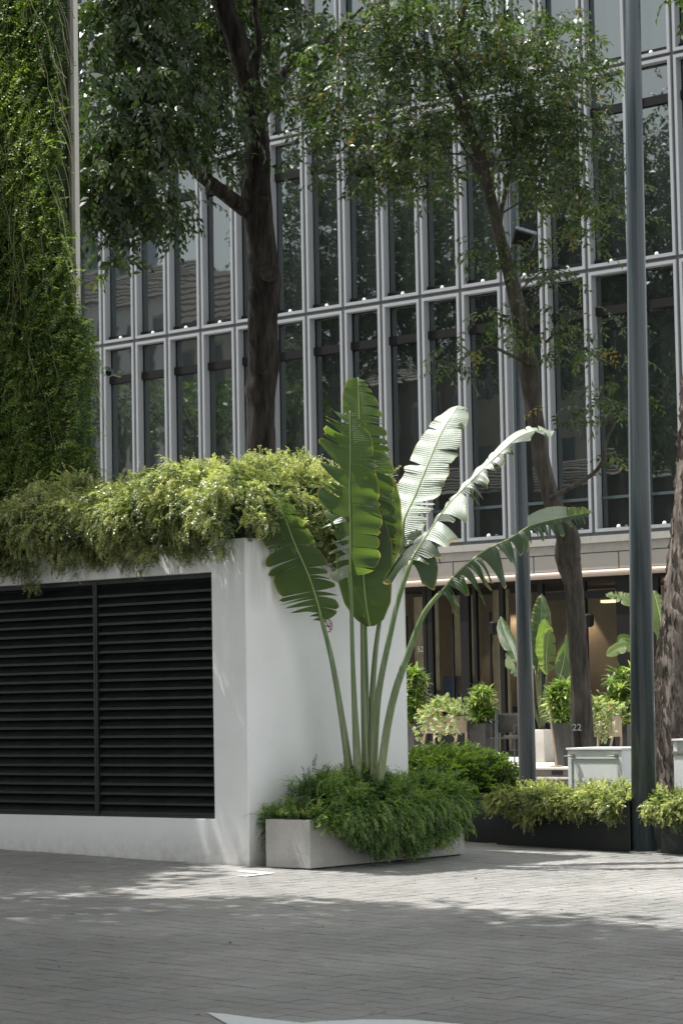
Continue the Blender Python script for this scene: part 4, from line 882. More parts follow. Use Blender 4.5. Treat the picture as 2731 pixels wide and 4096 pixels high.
trunk(t1, [(1010, 860, 32, 66), (930, 800, 31.8, 62), (860, 745, 31.6, 56), (795, 690, 31.4, 52), (745, 620, 31.2, 46), (700, 500, 31, 36), (640, 350, 30.8, 26), (600, 150, 30.6, 16)], M['bark1'], 'limb', 12)
trunk(t1, [(1045, 460, 32.1, 60), (1090, 360, 32.3, 52), (1150, 280, 32.5, 42), (1240, 210, 32.7, 30), (1340, 130, 33, 20), (1450, 30, 33.2, 12)], M['bark1'], 'limb', 12)
trunk(t1, [(1020, 280, 32, 34), (1035, 150, 32, 28), (1020, 20, 32, 24), (1040, -200, 32, 16)], M['bark1'], 'limb', 10)
cl = [(540, 150, 240, 300, 31, 1.5, 900), (470, 480, 160, 260, 30, 1.0, 330), (640, 480, 210, 210, 30.4, 1.0, 430), (790, 230, 220, 260, 33.9, 1.0, 640), (450, 780, 120, 140, 29.8, .6, 110), (560, 780, 150, 130, 29.9, .6, 140), (400, 620, 70, 330, 29.6, .5, 170),
      (830, 520, 120, 90, 31.5, .5, 90), (690, 880, 40, 90, 30, .3, 12), (470, 960, 60, 90, 29.7, .3, 22), (1120, 60, 180, 130, 33.8, .8, 230), (1080, 330, 110, 100, 31.2, .3, 60), (950, 640, 80, 70, 31.4, .4, 26), (1240, 160, 140, 130, 32, .8, 120), (880, -100, 240, 160, 34, 1, 300),
      (560, -260, 320, 200, 31, 2.0, 700), (800, -300, 300, 200, 34.5, 1.6, 300), (1100, -300, 350, 200, 31.5, 2, 450), (500, -700, 500, 260, 31, 2.6, 700), (1000, -750, 450, 260, 32, 2.6, 550)]
crown(t1, cl, T_t1, [F['tree1'], M['twig']], tint=.42, tsd=.16, dens=.72)
twigs(t1, [[(640, 520, 30.2, 9), (720, 532, 30.1, 8), (800, 505, 30.1, 6), (880, 460, 30.1, 4)], [(560, 560, 30, 9), (480, 640, 29.8, 7), (420, 760, 29.7, 5)], [(700, 600, 30.8, 14), (620, 680, 30.2, 9), (560, 800, 29.9, 6)], [(790, 690, 31.4, 14), (830, 590, 31.3, 8), (900, 560, 31.2, 5)], [(600, 350, 30.6, 14), (500, 300, 30.3, 9), (400, 330, 30, 6)]], M['bark1'])
# --- tree 2
p = W(2340, 3100, 30); t2 = empty('street_tree', (p[0], p[1], gz(p[0])), 'slender leaning grey trunked tree with white stencilled number 22', 'tree')
trunk(t2, [(2350, 3300, 30, 100), (2335, 3050, 30, 92), (2325, 2900, 30, 84), (2316, 2700, 30, 76), (2305, 2500, 30, 74), (2290, 2340, 30, 74), (2268, 2235, 30, 96), (2270, 2150, 30, 92), (2235, 2080, 30, 78), (2195, 1960, 30, 68), (2165, 1840, 30, 66), (2150, 1740, 30, 64), (2125, 1560, 30, 70), (2115, 1470, 30, 84), (2090, 1370, 30, 66), (2060, 1200, 30, 60), (2032, 1080, 30, 54), (2005, 980, 30, 48), (1975, 850, 30, 44), (1940, 700, 30, 44), (1915, 600, 30, 48), (1880, 530, 30, 50), (1850, 440, 30, 46)], M['bark2'], n=20,
      bumps=((2300, 2160, 29.85, .08), (2310, 2235, 29.85, .08), (2240, 2240, 29.85, .06), (2150, 1500, 29.85, .08), (2200, 1960, 29.8, .06)), jit=.13)
trunk(t2, [(1850, 450, 30, 40), (1810, 360, 30, 32), (1775, 270, 30, 28), (1740, 160, 30.2, 22), (1700, 0, 30.4, 16)], M['bark2'], 'limb', 10)
trunk(t2, [(1885, 530, 30, 34), (1870, 420, 29.9, 30), (1850, 320, 29.8, 26), (1835, 230, 29.7, 22), (1850, 60, 29.6, 16), (1900, -150, 29.5, 12)], M['bark2'], 'limb', 10)
trunk(t2, [(2030, 1080, 30, 28), (2000, 900, 30.1, 20), (2030, 720, 30.2, 20), (2055, 600, 30.2, 18), (2060, 400, 30.3, 14), (2090, 150, 30.4, 10)], M['bark2'], 'limb', 8)
trunk(t2, [(2200, 1990, 29.9, 22), (2290, 1945, 29.7, 20), (2370, 1895, 29.6, 17), (2410, 1840, 29.5, 15), (2425, 1760, 29.5, 12), (2480, 1650, 29.4, 10), (2530, 1560, 29.3, 8)], M['bark2'], 'limb', 8)
trunk(t2, [(2130, 1465, 29.9, 18), (2040, 1420, 29.7, 14), (1955, 1385, 29.6, 10), (1900, 1410, 29.5, 7), (1830, 1440, 29.4, 5)], M['bark2'], 'limb', 8)
trunk(t2, [(2180, 1370, 29.8, 12), (2240, 1330, 29.7, 12), (2330, 1390, 29.6, 9), (2420, 1450, 29.5, 7), (2520, 1480, 29.4, 5)], M['bark2'], 'limb', 8)
trunk(t2, [(2100, 1380, 29.9, 12), (2130, 1230, 29.8, 10), (2160, 1140, 29.7, 8), (2190, 1080, 29.6, 5)], M['bark2'], 'limb', 8)
trunk(t2, [(1960, 780, 30, 20), (1830, 560, 29.8, 0+14), (1700, 545, 29.6, 12), (1560, 580, 29.4, 8), (1400, 500, 29.2, 6)], M['bark2'], 'limb', 8)
cl = [(1780, 120, 420, 200, 29.8, 1.4, 760), (1500, 260, 260, 230, 29.6, 1.2, 380), (2050, 250, 330, 260, 29.8, 1.2, 520), (1700, 480, 240, 170, 29.5, 1.0, 270), (2130, 520, 230, 210, 29.8, .9, 380), (1480, 560, 240, 170, 29.4, .9, 260), (1640, 700, 210, 120, 29.4, .8, 150), (1330, 420, 190, 200, 29.6, .8, 200),
      (2080, 740, 160, 110, 29.5, .8, 90), (2270, 350, 170, 260, 29.7, .8, 330), (2250, 800, 170, 160, 29.6, .8, 110), (2420, 700, 90, 170, 29.5, .5, 75), (1540, 820, 120, 110, 29.3, .5, 40), (1250, 620, 110, 110, 29.4, .4, 30),
      (2080, 1000, 200, 120, 29.5, .6, 80), (1870, 1385, 0+70, 25, 29.4, .3, 12), (2350, 870, 120, 120, 29.5, .5, 60), (1990, 1240, 80, 60, 29.6, .3, 16), (2200, 1290, 150, 60, 29.5, .4, 40), (2290, 1400, 150, 60, 29.5, .4, 40), (2120, 1370, 80, 50, 29.6, .3, 20), (1940, 1290, 0+70, 50, 29.6, .3, 12),
      (1760, 1480, 70, 45, 29.4, .3, 16), (2430, 1280, 80, 60, 29.5, .3, 16), (2330, 1640, 90, 35, 29.4, .3, 18), (2420, 1620, 90, 60, 29.4, .3, 24), (2390, 1840, 90, 28, 29.5, .3, 16), (2520, 1500, 80, 110, 29.3, .4, 30), (2180, 1130, 90, 60, 29.6, .3, 16),
      (1900, -180, 560, 200, 30, 1.8, 330), (1500, -260, 350, 180, 30, 1.6, 140)]
crown(t2, cl, T_t2, [F['tree2'], M['twig']], tint=.46, tsd=.17, dens=.62, sc=(.9, 1.35))
twigs(t2, [[(2040, 640, 29.6, 8), (1900, 650, 29.5, 6), (1760, 700, 29.4, 5)], [(1980, 870, 29.8, 9), (2100, 800, 29.6, 7), (2250, 760, 29.5, 5)], [(2060, 1180, 29.8, 7), (2180, 1080, 29.6, 5), (2300, 1100, 29.5, 4)], [(1850, 320, 29.6, 10), (1700, 240, 29.4, 8), (1500, 230, 29.3, 6), (1350, 300, 29.3, 4)], [(1900, 620, 29.8, 9), (1750, 620, 29.5, 7), (1560, 690, 29.4, 5), (1420, 660, 29.3, 4)], [(2055, 500, 30, 10), (2180, 420, 29.8, 8), (2330, 440, 29.7, 5)]], M['bark2'])
# stencilled number 22
q = W(2312, 2902, 29.82)
def text(name, s, loc, size, mat, root=None, rot=(PI/2, 0, 0), ext=.002, squash=1):
    cu = bpy.data.curves.new(name, 'FONT'); cu.body = s; cu.size = size; cu.extrude = ext; cu.align_x = 'CENTER'; cu.resolution_u = 3
    o = bpy.data.objects.new(name, cu); dg = bpy.context.evaluated_depsgraph_get(); me = bpy.data.meshes.new_from_object(o); bpy.data.objects.remove(o)
    o = link(name, me, mat); o.location = [float(v) for v in loc]; o.rotation_euler = rot; o.scale = (squash, 1, 1)
    if root: o.parent = root; o.matrix_parent_inverse = Matrix.Translation(-Vector(root.location))
    return o
ta = math.atan2(-MB[0, 2], MB[1, 2]); ta = math.atan2(MB[1, 0], MB[0, 0])
n22 = text('stencil_number', '22', q+np.array([.01, -.05, -.06]), .115, M['num'], t2, rot=(PI/2, .0, ta-.1), ext=.001)
# --- tree 3, right edge
p = W(2770, 3110, 27); t3 = empty('street_tree', (p[0], p[1], gz(p[0])), 'thick rough barked trunk at the right edge of the photo', 'tree')
trunk(t3, [(2790, 3350, 27, 400), (2775, 3110, 27, 300), (2762, 2900, 27, 285), (2760, 2700, 27, 262), (2775, 2500, 27, 258), (2793, 2300, 27, 256), (2815, 2100, 27, 250), (2830, 1900, 27, 246), (2845, 1650, 27, 244), (2870, 1200, 27, 230), (2900, 600, 27, 200), (2950, -200, 27, 170), (2950, -900, 27, 110)], M['bark3'], n=30, jit=.07, sm=12)
b = Bm()   # bark plates as real ridges
for k in range(1300):
    py = 1500+rng.random()*1750; t = (py-1500)/1610; cxp = np.interp(py, [1200, 1650, 1900, 2100, 2300, 2500, 2700, 2900, 3110, 3350], [2870, 2845, 2830, 2815, 2793, 2775, 2760, 2762, 2775, 2790]); wd = np.interp(py, [1200, 1650, 2500, 2900, 3110, 3350], [230, 244, 258, 285, 300, 400])/2
    a = rng.random()*2*PI; c = W(cxp, py, 27); R_ = wd*27/FPX; ex = np.array([math.cos(a), math.sin(a), 0]); q = c+ex*R_*.985; h = .05+.09*rng.random(); tw = np.array([-math.sin(a), math.cos(a), 0])*rng.normal(0, .02)
    tv = np.array([-math.sin(a), math.cos(a), 0])*(.009+.008*rng.random()); up = np.array([0, 0, h])
    b.add([q-up+tw, q+tv-up*.3, q+up-tw, q-tv+up*.2, q+ex*(.028+.020*rng.random())], [(0, 1, 4), (1, 2, 4), (2, 3, 4), (3, 0, 4)])
pfix(link('bark_plates', b.mesh('bark_plates'), M['bark3']), t3)
crown(t3, [(3200, -300, 700, 300, 27, 2.5, 700), (2900, -800, 800, 300, 27, 3, 700), (3350, 200, 300, 250, 27, 1.5, 200)], T_t1, [F['tree1'], M['twig']], tint=.45)

# --- unseen trees added to shade the street, and trees seen in the window reflections
def free_tree(label, x, y, h0, H, R, n, temps, mat, group, bk, tilt=(0, 0), sc=(1.0, 1.6), blobs=None):
    g = gz(x); r = empty('street_tree', (x, y, g), label, 'tree', group)
    b = Bm(); top = np.array([x+tilt[0], y+tilt[1], g+H*.8]); b.tube(smooth_path([(x, y, g-.1), (x+.05, y, g+h0*.5), (x+tilt[0]*.4, y+tilt[1]*.4, g+h0), tuple(top)], 4), np.linspace(.28, .07, 13), 12, jit=.08)
    tm = pfix(link('trunk', b.mesh('trunk', smooth=True), bk), r)
    b = Bm(); P = []; c = np.array([x+tilt[0], y+tilt[1], g+(h0+H)/2]); st = np.array([x+tilt[0]*.4, y+tilt[1]*.4, g+h0])
    for k in range(14):
        a = rng.random()*2*PI; rr = R*(.4+.55*rng.random()); e = c+np.array([math.cos(a)*rr, math.sin(a)*rr, rng.normal(0, (H-h0)*.22)]); md = (st+e)/2+np.array([0, 0, .4]); b.tube(smooth_path([st, md, e], 4), np.linspace(.09, .02, 9), 6, jit=.1); P.append((e, rr))
    pfix(link('limbs', b.mesh('limbs', smooth=True), bk), r)
    u = rng.normal(size=(n, 3)); u /= np.linalg.norm(u, axis=1)[:, None]; u *= (rng.random(n)**.36)[:, None]
    p = c+u*np.array([R, R, (H-h0)/2*1.05]); az = rng.random(n)*2*PI
    pfix(scatter('crown', temps, p, np.stack([np.cos(az), np.sin(az), rng.normal(-.2, .4, n)], 1), rng.uniform(*sc, n), [mat, M['twig']], tint=.42, tsd=.16), r); return r

# ================================================================== OFFICE BUILDING
YF = 36.488; PT_W = .967; XA = -37.606
ob = empty('office_building', (-31, YF, 0), 'glass office block with light grey projecting window frames behind the trees', 'building')
rows = [(4.455, 9.185, True), (9.255, 12.845, True), (12.905, 16.45, True), (16.51, 20.05, True)]
ks = range(-5, 21)
def frame_mesh(h):
    w_ = PT_W-.058; t = .066; dpt = .17; b = Bm()
    # outer tube of the projecting frame, front strip, jambs facing in
    x0, x1 = -w_/2, w_/2
    O = [(x0, 0), (x1, 0), (x1, h), (x0, h)]; I = [(x0+t, t), (x1-t, t), (x1-t, h-t), (x0+t, h-t)]
    for k in range(4):
        j = (k+1) % 4
        b.quad((O[k][0], 0, O[k][1]), (O[j][0], 0, O[j][1]), (I[j][0], 0, I[j][1]), (I[k][0], 0, I[k][1]))
        b.quad((O[k][0], 0, O[k][1]), (O[k][0], .40, O[k][1]), (O[j][0], .40, O[j][1]), (O[j][0], 0, O[j][1]))
        b.quad((I[k][0], 0, I[k][1]), (I[j][0], 0, I[j][1]), (I[j][0], dpt, I[j][1]), (I[k][0], dpt, I[k][1]))
    me = b.mesh('window'); bm = bmesh.new(); bm.from_mesh(me); bmesh.ops.remove_doubles(bm, verts=bm.verts, dist=.0005)
    bmesh.ops.bevel(bm, geom=[e for e in bm.edges if len(e.link_faces) == 2 and abs(e.calc_face_angle(0)) > .6], offset=.006, segments=2, affect='EDGES'); bm.to_mesh(me); bm.free()
    me.materials.append(M['frame']); b = Bm(); gd = .172
    I2 = [(x0+t-.001, t-.001), (x1-t+.001, t-.001), (x1-t+.001, h-t+.001), (x0+t-.001, h-t+.001)]; J2 = [(x0+t+.012, t+.014), (x1-t-.012, t+.014), (x1-t-.012, h-t-.014), (x0+t+.012, h-t-.014)]
    for k in range(4):
        j = (k+1) % 4
        b.quad((I2[k][0], dpt-.010, I2[k][1]), (I2[j][0], dpt-.010, I2[j][1]), (J2[j][0], dpt-.010, J2[j][1]), (J2[k][0], dpt-.010, J2[k][1]))
    rv = b.mesh('gasket'); rv.materials.append(M['transom'])
    g = Bm(); g.quad((x0+t, gd, t), (x1-t, gd, t), (x1-t, gd, h-t), (x0+t, gd, h-t)); pn = g.mesh('pane'); pn.materials.append(M['pane'])
    return me, rv, pn, x1-t
dome = Bm(); 
for (z, r) in ():
    pass
dz = [(0, .038), (.015, .038), (.034, .034), (.050, .022), (.056, .008)]
dome.tube([(0, 0, z) for z, r in dz], [r for z, r in dz], 14); dome = dome.mesh('sill_light', smooth=True); dome.materials.append(M['white'])
for ri, (z0, z1, _) in enumerate(rows):
    h = z1-z0; wm, rv, pn, xi = frame_mesh(h)
    tb = Bm(); tb.box(-xi+.012, xi, .10, .168, h-.80, h-.64); 
    tb2 = tb.mesh('transom'); tb2.materials.append(M['transom'])
    lb = Bm(); lb.box(-xi+.012, xi, .13, .168, .60, .65)
    lb2 = lb.mesh('casement'); lb2.materials.append(M['frame2'] if ri == 0 else M['transom'])
    sb = Bm(); sb.box(-xi+.012, xi, .10, .168, .066, .15); sb2 = sb.mesh('sill_step'); sb2.materials.append(M['transom'])
    for k in ks:
        x = XA+PT_W*(k+.5)
        o = link('window', wm, None, None, None); o.location = (x, YF, z0); pfix(o, ob)
        for nm, mm in (('gasket', rv), ('pane', pn), ('transom', tb2)):
            c = bpy.data.objects.new(nm, mm); C.objects.link(c); c.parent = o
            if nm == 'pane': c.rotation_euler = (rng.normal(0, .0022), 0, rng.normal(0, .003))
        c = bpy.data.objects.new('sill_light', dome); C.objects.link(c); c.parent = o; c.location = (.03, .05, .0655)
        if ri == 0: c = bpy.data.objects.new('casement', lb2); C.objects.link(c); c.parent = o
        else: c = bpy.data.objects.new('sill_step', sb2); C.objects.link(c); c.parent = o
xL, xR = XA+PT_W*ks[0], XA+PT_W*(ks[-1]+1)
b = Bm(); b.box(xL, xR, YF+.05, YF+.40, 4.30, 4.454); 
for z in (9.186, 12.846, 16.451): b.box(xL, xR, YF+.06, YF+.3, z+.001, z+.068)
for k in list(ks)+[ks[-1]+1]: b.box(XA+PT_W*k-.028, XA+PT_W*k+.028, YF+.055, YF+.3, 4.456, 20.04)
pfix(link('joint_channel', b.mesh('joint_channel'), M['gapm']), ob)
b = Bm(); b.box(xL, xR, YF+.42, YF+9, 4.3, 20.6); pfix(link('building_core', b.mesh('building_core'), M['dark_in']), ob)
b = Bm(); b.box(xL, xR, YF-.02, YF+.5, 20.1, 21.0); pfix(link('parapet', b.mesh('parapet', bevel=.01), M['frame']), ob)
# cornice + fascia panels + rounded beam
b = Bm(); n = 12
for k in range(int((xR-xL)/PT_W/2)+1):
    x0 = XA+PT_W*(ks[0]+2*k)+.0015; x1 = min(x0+2*PT_W-.003, xR)
    b.box(x0, x1, YF-.10, YF+.3, 4.262, 4.385); b.box(x0, x1, YF-.03, YF+.3, 4.10, 4.258)
pfix(link('cornice', b.mesh('cornice', bevel=.004), M['cornice']), ob)
xj = -28.233-1.866*8
while xj < xR:
    me = box_mesh('fascia_panel', xj+.012, xj+1.866-.012, YF-.012, YF+.02, 3.79, 4.085, .004); pfix(link('fascia_panel', me, M['fascia']), ob); xj += 1.866
b = Bm(); b.box(xL, xR, YF+.02, YF+.4, 3.72, 4.10); pfix(link('fascia_backing', b.mesh('fascia_backing'), M['gap']), ob)
b = Bm(); pr = [(.0, 3.785), (-.035, 3.775), (-.062, 3.745), (-.065, 3.715), (-.045, 3.685), (-.01, 3.668), (.10, 3.668), (.10, 3.785)]
n = len(pr); b.add([(xL, YF+y, z) for y, z in pr]+[(xR, YF+y, z) for y, z in pr], [tuple(range(n-1, -1, -1)), tuple(range(n, 2*n))]+[(i, (i+1) % n, (i+1) % n+n, i+n) for i in range(n)])
pfix(link('rounded_beam', b.mesh('rounded_beam'), M['beam']), ob)
# shopfront
FL = .45; ys = YF+.12
b = Bm(); b.box(xL, xR, ys-.03, ys+.06, 3.60, 3.668)
mull = [(-30.9, .10), (-29.95, .07), (-29.025, .08), (-28.90, .12), (-28.07, .20), (-27.83, .07), (-27.21, .10), (-26.31, .10), (-25.37, .10), (-24.2, .90), (-23.0, .1), (-22.0, .1)]
for x, w_ in mull: b.box(x-w_/2, x+w_/2, ys-.035, ys+.055, FL, 3.60)
b.box(xL, -24.65, ys-.02, ys+.04, FL, FL+.10)
for x in (-29.5, -28.38, -27.5): b.box(x-.02, x+.02, ys-.01, ys+.03, FL, 3.12)
pfix(link('shopfront_frame', b.mesh('shopfront_frame'), M['black']), ob)
b = Bm(); b.box(-26.2, -23.75, ys-.028, ys+.03, 3.28, 3.42); pfix(link('header_bar', b.mesh('header_bar'), M['black']), ob)
for x0, x1 in ((-30.85, -29.07), (-28.98, -28.19), (-27.95, -27.32), (-27.10, -26.42), (-26.20, -25.42), (-25.32, -24.65)):
    b = Bm(); b.quad((x0, ys+.01, FL+.1), (x1, ys+.01, FL+.1), (x1, ys+.01, 3.60), (x0, ys+.01, 3.60)); pfix(link('shop_pane', b.mesh('shop_pane'), M['sglass']), ob)
b = Bm(); b.box(xL, xR, ys+.06, ys+5, FL-.1, FL); pfix(link('shop_floor', b.mesh('shop_floor'), M['floorin']), ob)
b = Bm(); b.box(-33, -22, ys+3.2, ys+3.4, FL, 3.7); b.box(-30.8, -30.5, ys+.7, ys+3.2, FL, 3.7); pfix(link('shop_back_wall', b.mesh('shop_back_wall'), M['wallin']), ob)
b = Bm()
for x0, x1, yy, z0, z1 in ((-29.7, -29.1, .5, 1.7, 3.5), (-28.85, -28.2, .6, 1.95, 3.5), (-27.72, -27.35, .4, FL, 3.55), (-27.05, -26.9, .4, FL, 3.5), (-26.1, -25.9, .5, FL, 3.5)): b.box(x0, x1, ys+yy, ys+yy+.04, z0, z1)
pfix(link('curtain', b.mesh('curtain'), M['curtain']), ob)
b = Bm(); b.box(-29.35, -28.55, ys+.35, ys+.4, 1.35, 1.62); b.box(-28.9, -28.6, ys+.36, ys+.41, 1.62, 1.95); pfix(link('blue_board', b.mesh('blue_board'), M['blue']), ob)
b = Bm(); b.box(-33, -22, ys+.08, ys+3.2, 3.62, 3.66); b.box(-33, -22, ys+1.5, ys+3.2, FL, FL+.9); pfix(link('shop_ceiling_and_counter', b.mesh('shop_ceiling_and_counter'), M['dark_in']), ob)
lm = emit('warm_ceiling_light', (1, .66, .40), 1.3)
b = Bm(); b.box(-26.3, -24.2, ys+1.9, ys+2.1, 3.28, 3.33); pfix(link('strip_light', b.mesh('strip_light'), lm), ob)
for x in (-25.1, -27.6, -29.3):
    ld = bpy.data.lights.new('downlight', 'SPOT'); ld.energy = 45; ld.color = (1, .76, .52); ld.spot_size = 1.2; ld.shadow_soft_size = .05; lo = bpy.data.objects.new('downlight', ld); C.objects.link(lo); lo.location = (x, ys+2.95, 3.5); lo.parent = ob; lo.matrix_parent_inverse = Matrix.Translation(-Vector(ob.location))
for px, py in ((1975, 2512), (2352, 2482)):
    q = hY(px, py, ys-.10); b = Bm(); b.tube([q-[0, 0, .12], q-[0, 0, .09], q+[0, 0, .09], q+[0, 0, .12]], [.05, .10, .10, .05], 8); b.box(q[0]-.03, q[0]+.03, q[1], ys-.03, q[2]-.03, q[2]+.03)
    o = link('wall_lantern', b.mesh('wall_lantern'), M['black']); tag(o, 'black hexagonal wall lantern on the shopfront pier '+('left of the slim post' if px < 2100 else 'right of the numbered trunk'), 'lamp', 'black lanterns on the shopfront')
for ch, px in (('C', 2508), ('e', 2643), ('l', 2671)):
    q = hY(px, 2412, ys-.05); o = text('sign_letter', ch, q, .21, M['orange'], ext=.012); tag(o, 'orange shop sign letter '+ch+' above the cafe window', 'sign letter')
q = hY(1681, 2607, ys-.002); tag(text('glass_number', '52', q, .15, flat('pale_vinyl', (.22, .22, .22), .6), ext=.001), 'pale number 52 on the shop glass beside the white wall', 'number')
# terrace + steps
TZ = .43
b = Bm(); b.box(-40, -15, 30.92, YF+.1, -.1, TZ-.03); o = link('terrace', b.mesh('terrace'), M['step']); o['kind'] = 'structure'
b = Bm()
for x in np.arange(-40, -15, 1.2): b.box(x+.004, x+1.196, 30.87, YF+.1, TZ-.03, TZ)
sub('terrace_slab', b.mesh('terrace_slab', bevel=.005), M['platform'], o)
b = Bm(); b.box(-40, -15, 30.30, 30.88, -.1, TZ-.165); b.box(-40, -15, 30.26, 30.9, TZ-.165, TZ-.14); o2 = link('terrace_step', b.mesh('terrace_step', bevel=.005), M['step']); o2['kind'] = 'structure'
q = hY(2225, 3088, 30.90); b = Bm(); b.box(q[0]-.10, q[0]+.10, 30.905, 30.93, TZ-.11, TZ-.05); sub('drain_slot', b.mesh('drain_slot'), M['gap'], o)

# ================================================================== TERRACE PLANTS AND FURNITURE
T_r = [rosette(s+400, 15, .27, .14, .9) for s in range(5)]
def potplant(label, px, pyb, pyt, wpx, pyleaf, Y, leafr, n=46, square=False):
    base = hY(px, pyb, Y); top = hY(px, pyt, Y); d = proj(base)[2]; w_ = wpx/FPX*d; g = TZ if Y > 30.9 else gz(base[0])
    r = empty('potted_plant', (base[0], Y, g), label, 'potted plant', 'potted song plants along the terrace')
    b = Bm(); a, c = w_*.36, w_*.5; z1 = top[2]
    b.add([(base[0]-a, Y-a, g), (base[0]+a, Y-a, g), (base[0]+a, Y+a, g), (base[0]-a, Y+a, g), (base[0]-c, Y-c, z1), (base[0]+c, Y-c, z1), (base[0]+c, Y+c, z1), (base[0]-c, Y+c, z1), (base[0]-c*.8, Y-c*.8, z1-.03), (base[0]+c*.8, Y-c*.8, z1-.03), (base[0]+c*.8, Y+c*.8, z1-.03), (base[0]-c*.8, Y+c*.8, z1-.03)],
          [(0, 1, 5, 4), (1, 2, 6, 5), (2, 3, 7, 6), (3, 0, 4, 7), (4, 5, 9, 8), (5, 6, 10, 9), (6, 7, 11, 10), (7, 4, 8, 11), (8, 9, 10, 11), (3, 2, 1, 0)])
    pfix(link('pot', b.mesh('pot', bevel=.006), M['pot']), r)
    zt = hY(px, pyleaf, Y)[2]; P = []; D = []
    for k in range(n):
        f = rng.random(); a = rng.random()*2*PI; rr = leafr*math.sqrt(rng.random())*(1-.35*f); P.append((base[0]+math.cos(a)*rr, Y+math.sin(a)*rr, z1+.03+(zt-z1-.15)*f)); D.append((1, rng.normal(0, .3), rng.normal(0, .25)))
    o = pfix(scatter('leaves', T_r, P, np.array(D), rng.uniform(.7, 1.05, n), [F['song']], tint=.55, tsd=.2, roll=.25), r)
    b = Bm()
    for k in range(7): a = rng.random()*2*PI; b.tube([(base[0], Y, z1-.03), (base[0]+math.cos(a)*leafr*.5, Y+math.sin(a)*leafr*.5, z1+(zt-z1)*.8)], .008, 5)
    pfix(link('canes', b.mesh('canes'), M['stemg']), r)
potplant('tall potted plant with long striped leaves against the right edge of the white wall', 1650, 2990, 2895, 84, 2655, 33.2, .30, 84)
potplant('potted plant with striped leaves in a tapered charcoal pot, left of the slim post', 1933, 2985, 2892, 84, 2738, 33.2, .20, 56)
potplant('potted plant with striped leaves in a tall dark pot against the numbered trunk', 2250, 3030, 2890, 66, 2712, 31.6, .22, 56)
potplant('potted plant with striped leaves just left of the thick lamp post', 2500, 3010, 2895, 66, 2660, 32.6, .30, 74)
def flowerbox(label, px0, px1, pyt, pyb, Y, legs=True):
    a = hY(px0, pyt, Y); c = hY(px1, pyt, Y); zt = a[2]; x0, x1 = a[0], c[0]; zb = hY(px0, pyb, Y)[2]; g = TZ
    r = empty('flower_box', ((x0+x1)/2, Y, g), label, 'planter', 'flower boxes on the terrace')
    b = Bm(); b.box(x0+.08, x1-.12, Y-.13, Y+.13, zb+.05, zt-.22); pfix(link('box', b.mesh('box', bevel=.004), M['wood']), r)
    b = Bm()
    for xx in (x0+.06, x1-.16):
        b.tube([(xx+.03, Y-.12, zb+.07), (xx-.05, Y-.2, g)], .022, 5); b.tube([(xx+.03, Y+.12, zb+.07), (xx-.05, Y+.2, g)], .022, 5)
        pfix(link('leg', b.mesh('leg'), M['wood']), r); b = Bm()
    n = 430; P = []; D = []
    for k in range(n):
        u = rng.random(); x = x0+u*(x1-x0); v_ = rng.random(); e = math.sqrt(max(.05, 1-(2*u-1)**4)); hang = rng.random() < .35
        z = (zt-.10)+rng.normal(0, .05)*1-(0 if not hang else rng.random()*.42)-(1-e)*.1+(0 if hang else .06*math.sin(x*9)); y = Y-.22+rng.random()*.42 if not hang else Y-.24+rng.normal(0, .03)
        P.append((x, y, z)); D.append((rng.normal(0, .6), -.5+rng.normal(0, .5), .4 if not hang else -.6))
    pfix(scatter('leaves', T_g, P, D, rng.uniform(.55, .8, n), [F['varieg'], M['stemg']], tint=.55, tsd=.2), r)
    P = [(x0+rng.random()*(x1-x0), Y-.28+rng.normal(0, .03), zt-.28+rng.random()*.32) for k in range(15)]
    pfix(scatter('blossoms', [rosette(s+500, 7, .020, .5, .5) for s in range(3)], P, [(1, 0, 0)]*15, rng.uniform(.8, 1.2, 15), [F['flower']], tint=.5, tsd=.35), r)
flowerbox('flower box of cream leaves and orange blossoms on wooden legs, left of the slim post', 1700, 1868, 2815, 2945, 32.8)
flowerbox('flower box of cream trailing leaves with orange blossoms, right of the numbered trunk', 2352, 2490, 2808, 2960, 32.2)
def small_banana(label, blades, pot, Y, group=None):
    c = hY(*pot[:2], Y); g = TZ; r = empty('banana_plant', (c[0], Y, g), label, 'plant', group); w_ = pot[2]/FPX*proj(c)[2]
    zt = hY(pot[0], pot[3], Y)[2]; b = Bm(); b.box(c[0]-w_/2, c[0]+w_/2, Y-w_/2, Y+w_/2, g, zt); pfix(link('cube_pot', b.mesh('cube_pot', bevel=.01), M['whitepot']), r)
    for (rib, w2, mt, nl_, seed, N_) in blades:
        rib = [(*p[:2], proj(hY(p[0], p[1], Y-.15*i*(1 if seed % 2 else -.6)))[2]) for i, p in enumerate(rib)]
        global ban; keep = ban; ban = r
        leaf(rib, view+R2(N_), [(0, .03), (.15, w2*.85), (.45, w2), (.8, w2*.75), (.95, w2*.35), (1, .01)], [(0, .03), (.12, w2*.8), (.4, w2), (.75, w2*.8), (.94, w2*.35), (1, .01)], B[mt], seed, nl=nl_, nr=max(1, nl_-2), gapl=.2, gapr=.2, droop=(.1, .1), ribw=(.014, .004))
        ban = keep
        q0 = np.array([c[0], Y, zt]); q1 = W(*rib[0]); bb = Bm(); bb.tube(smooth_path([q0, (q0+q1)/2+[0, 0, .05], q1], 4), np.linspace(.035, .014, 9), 8); pfix(link('stalk', bb.mesh('stalk', smooth=True), M['stemg']), r)
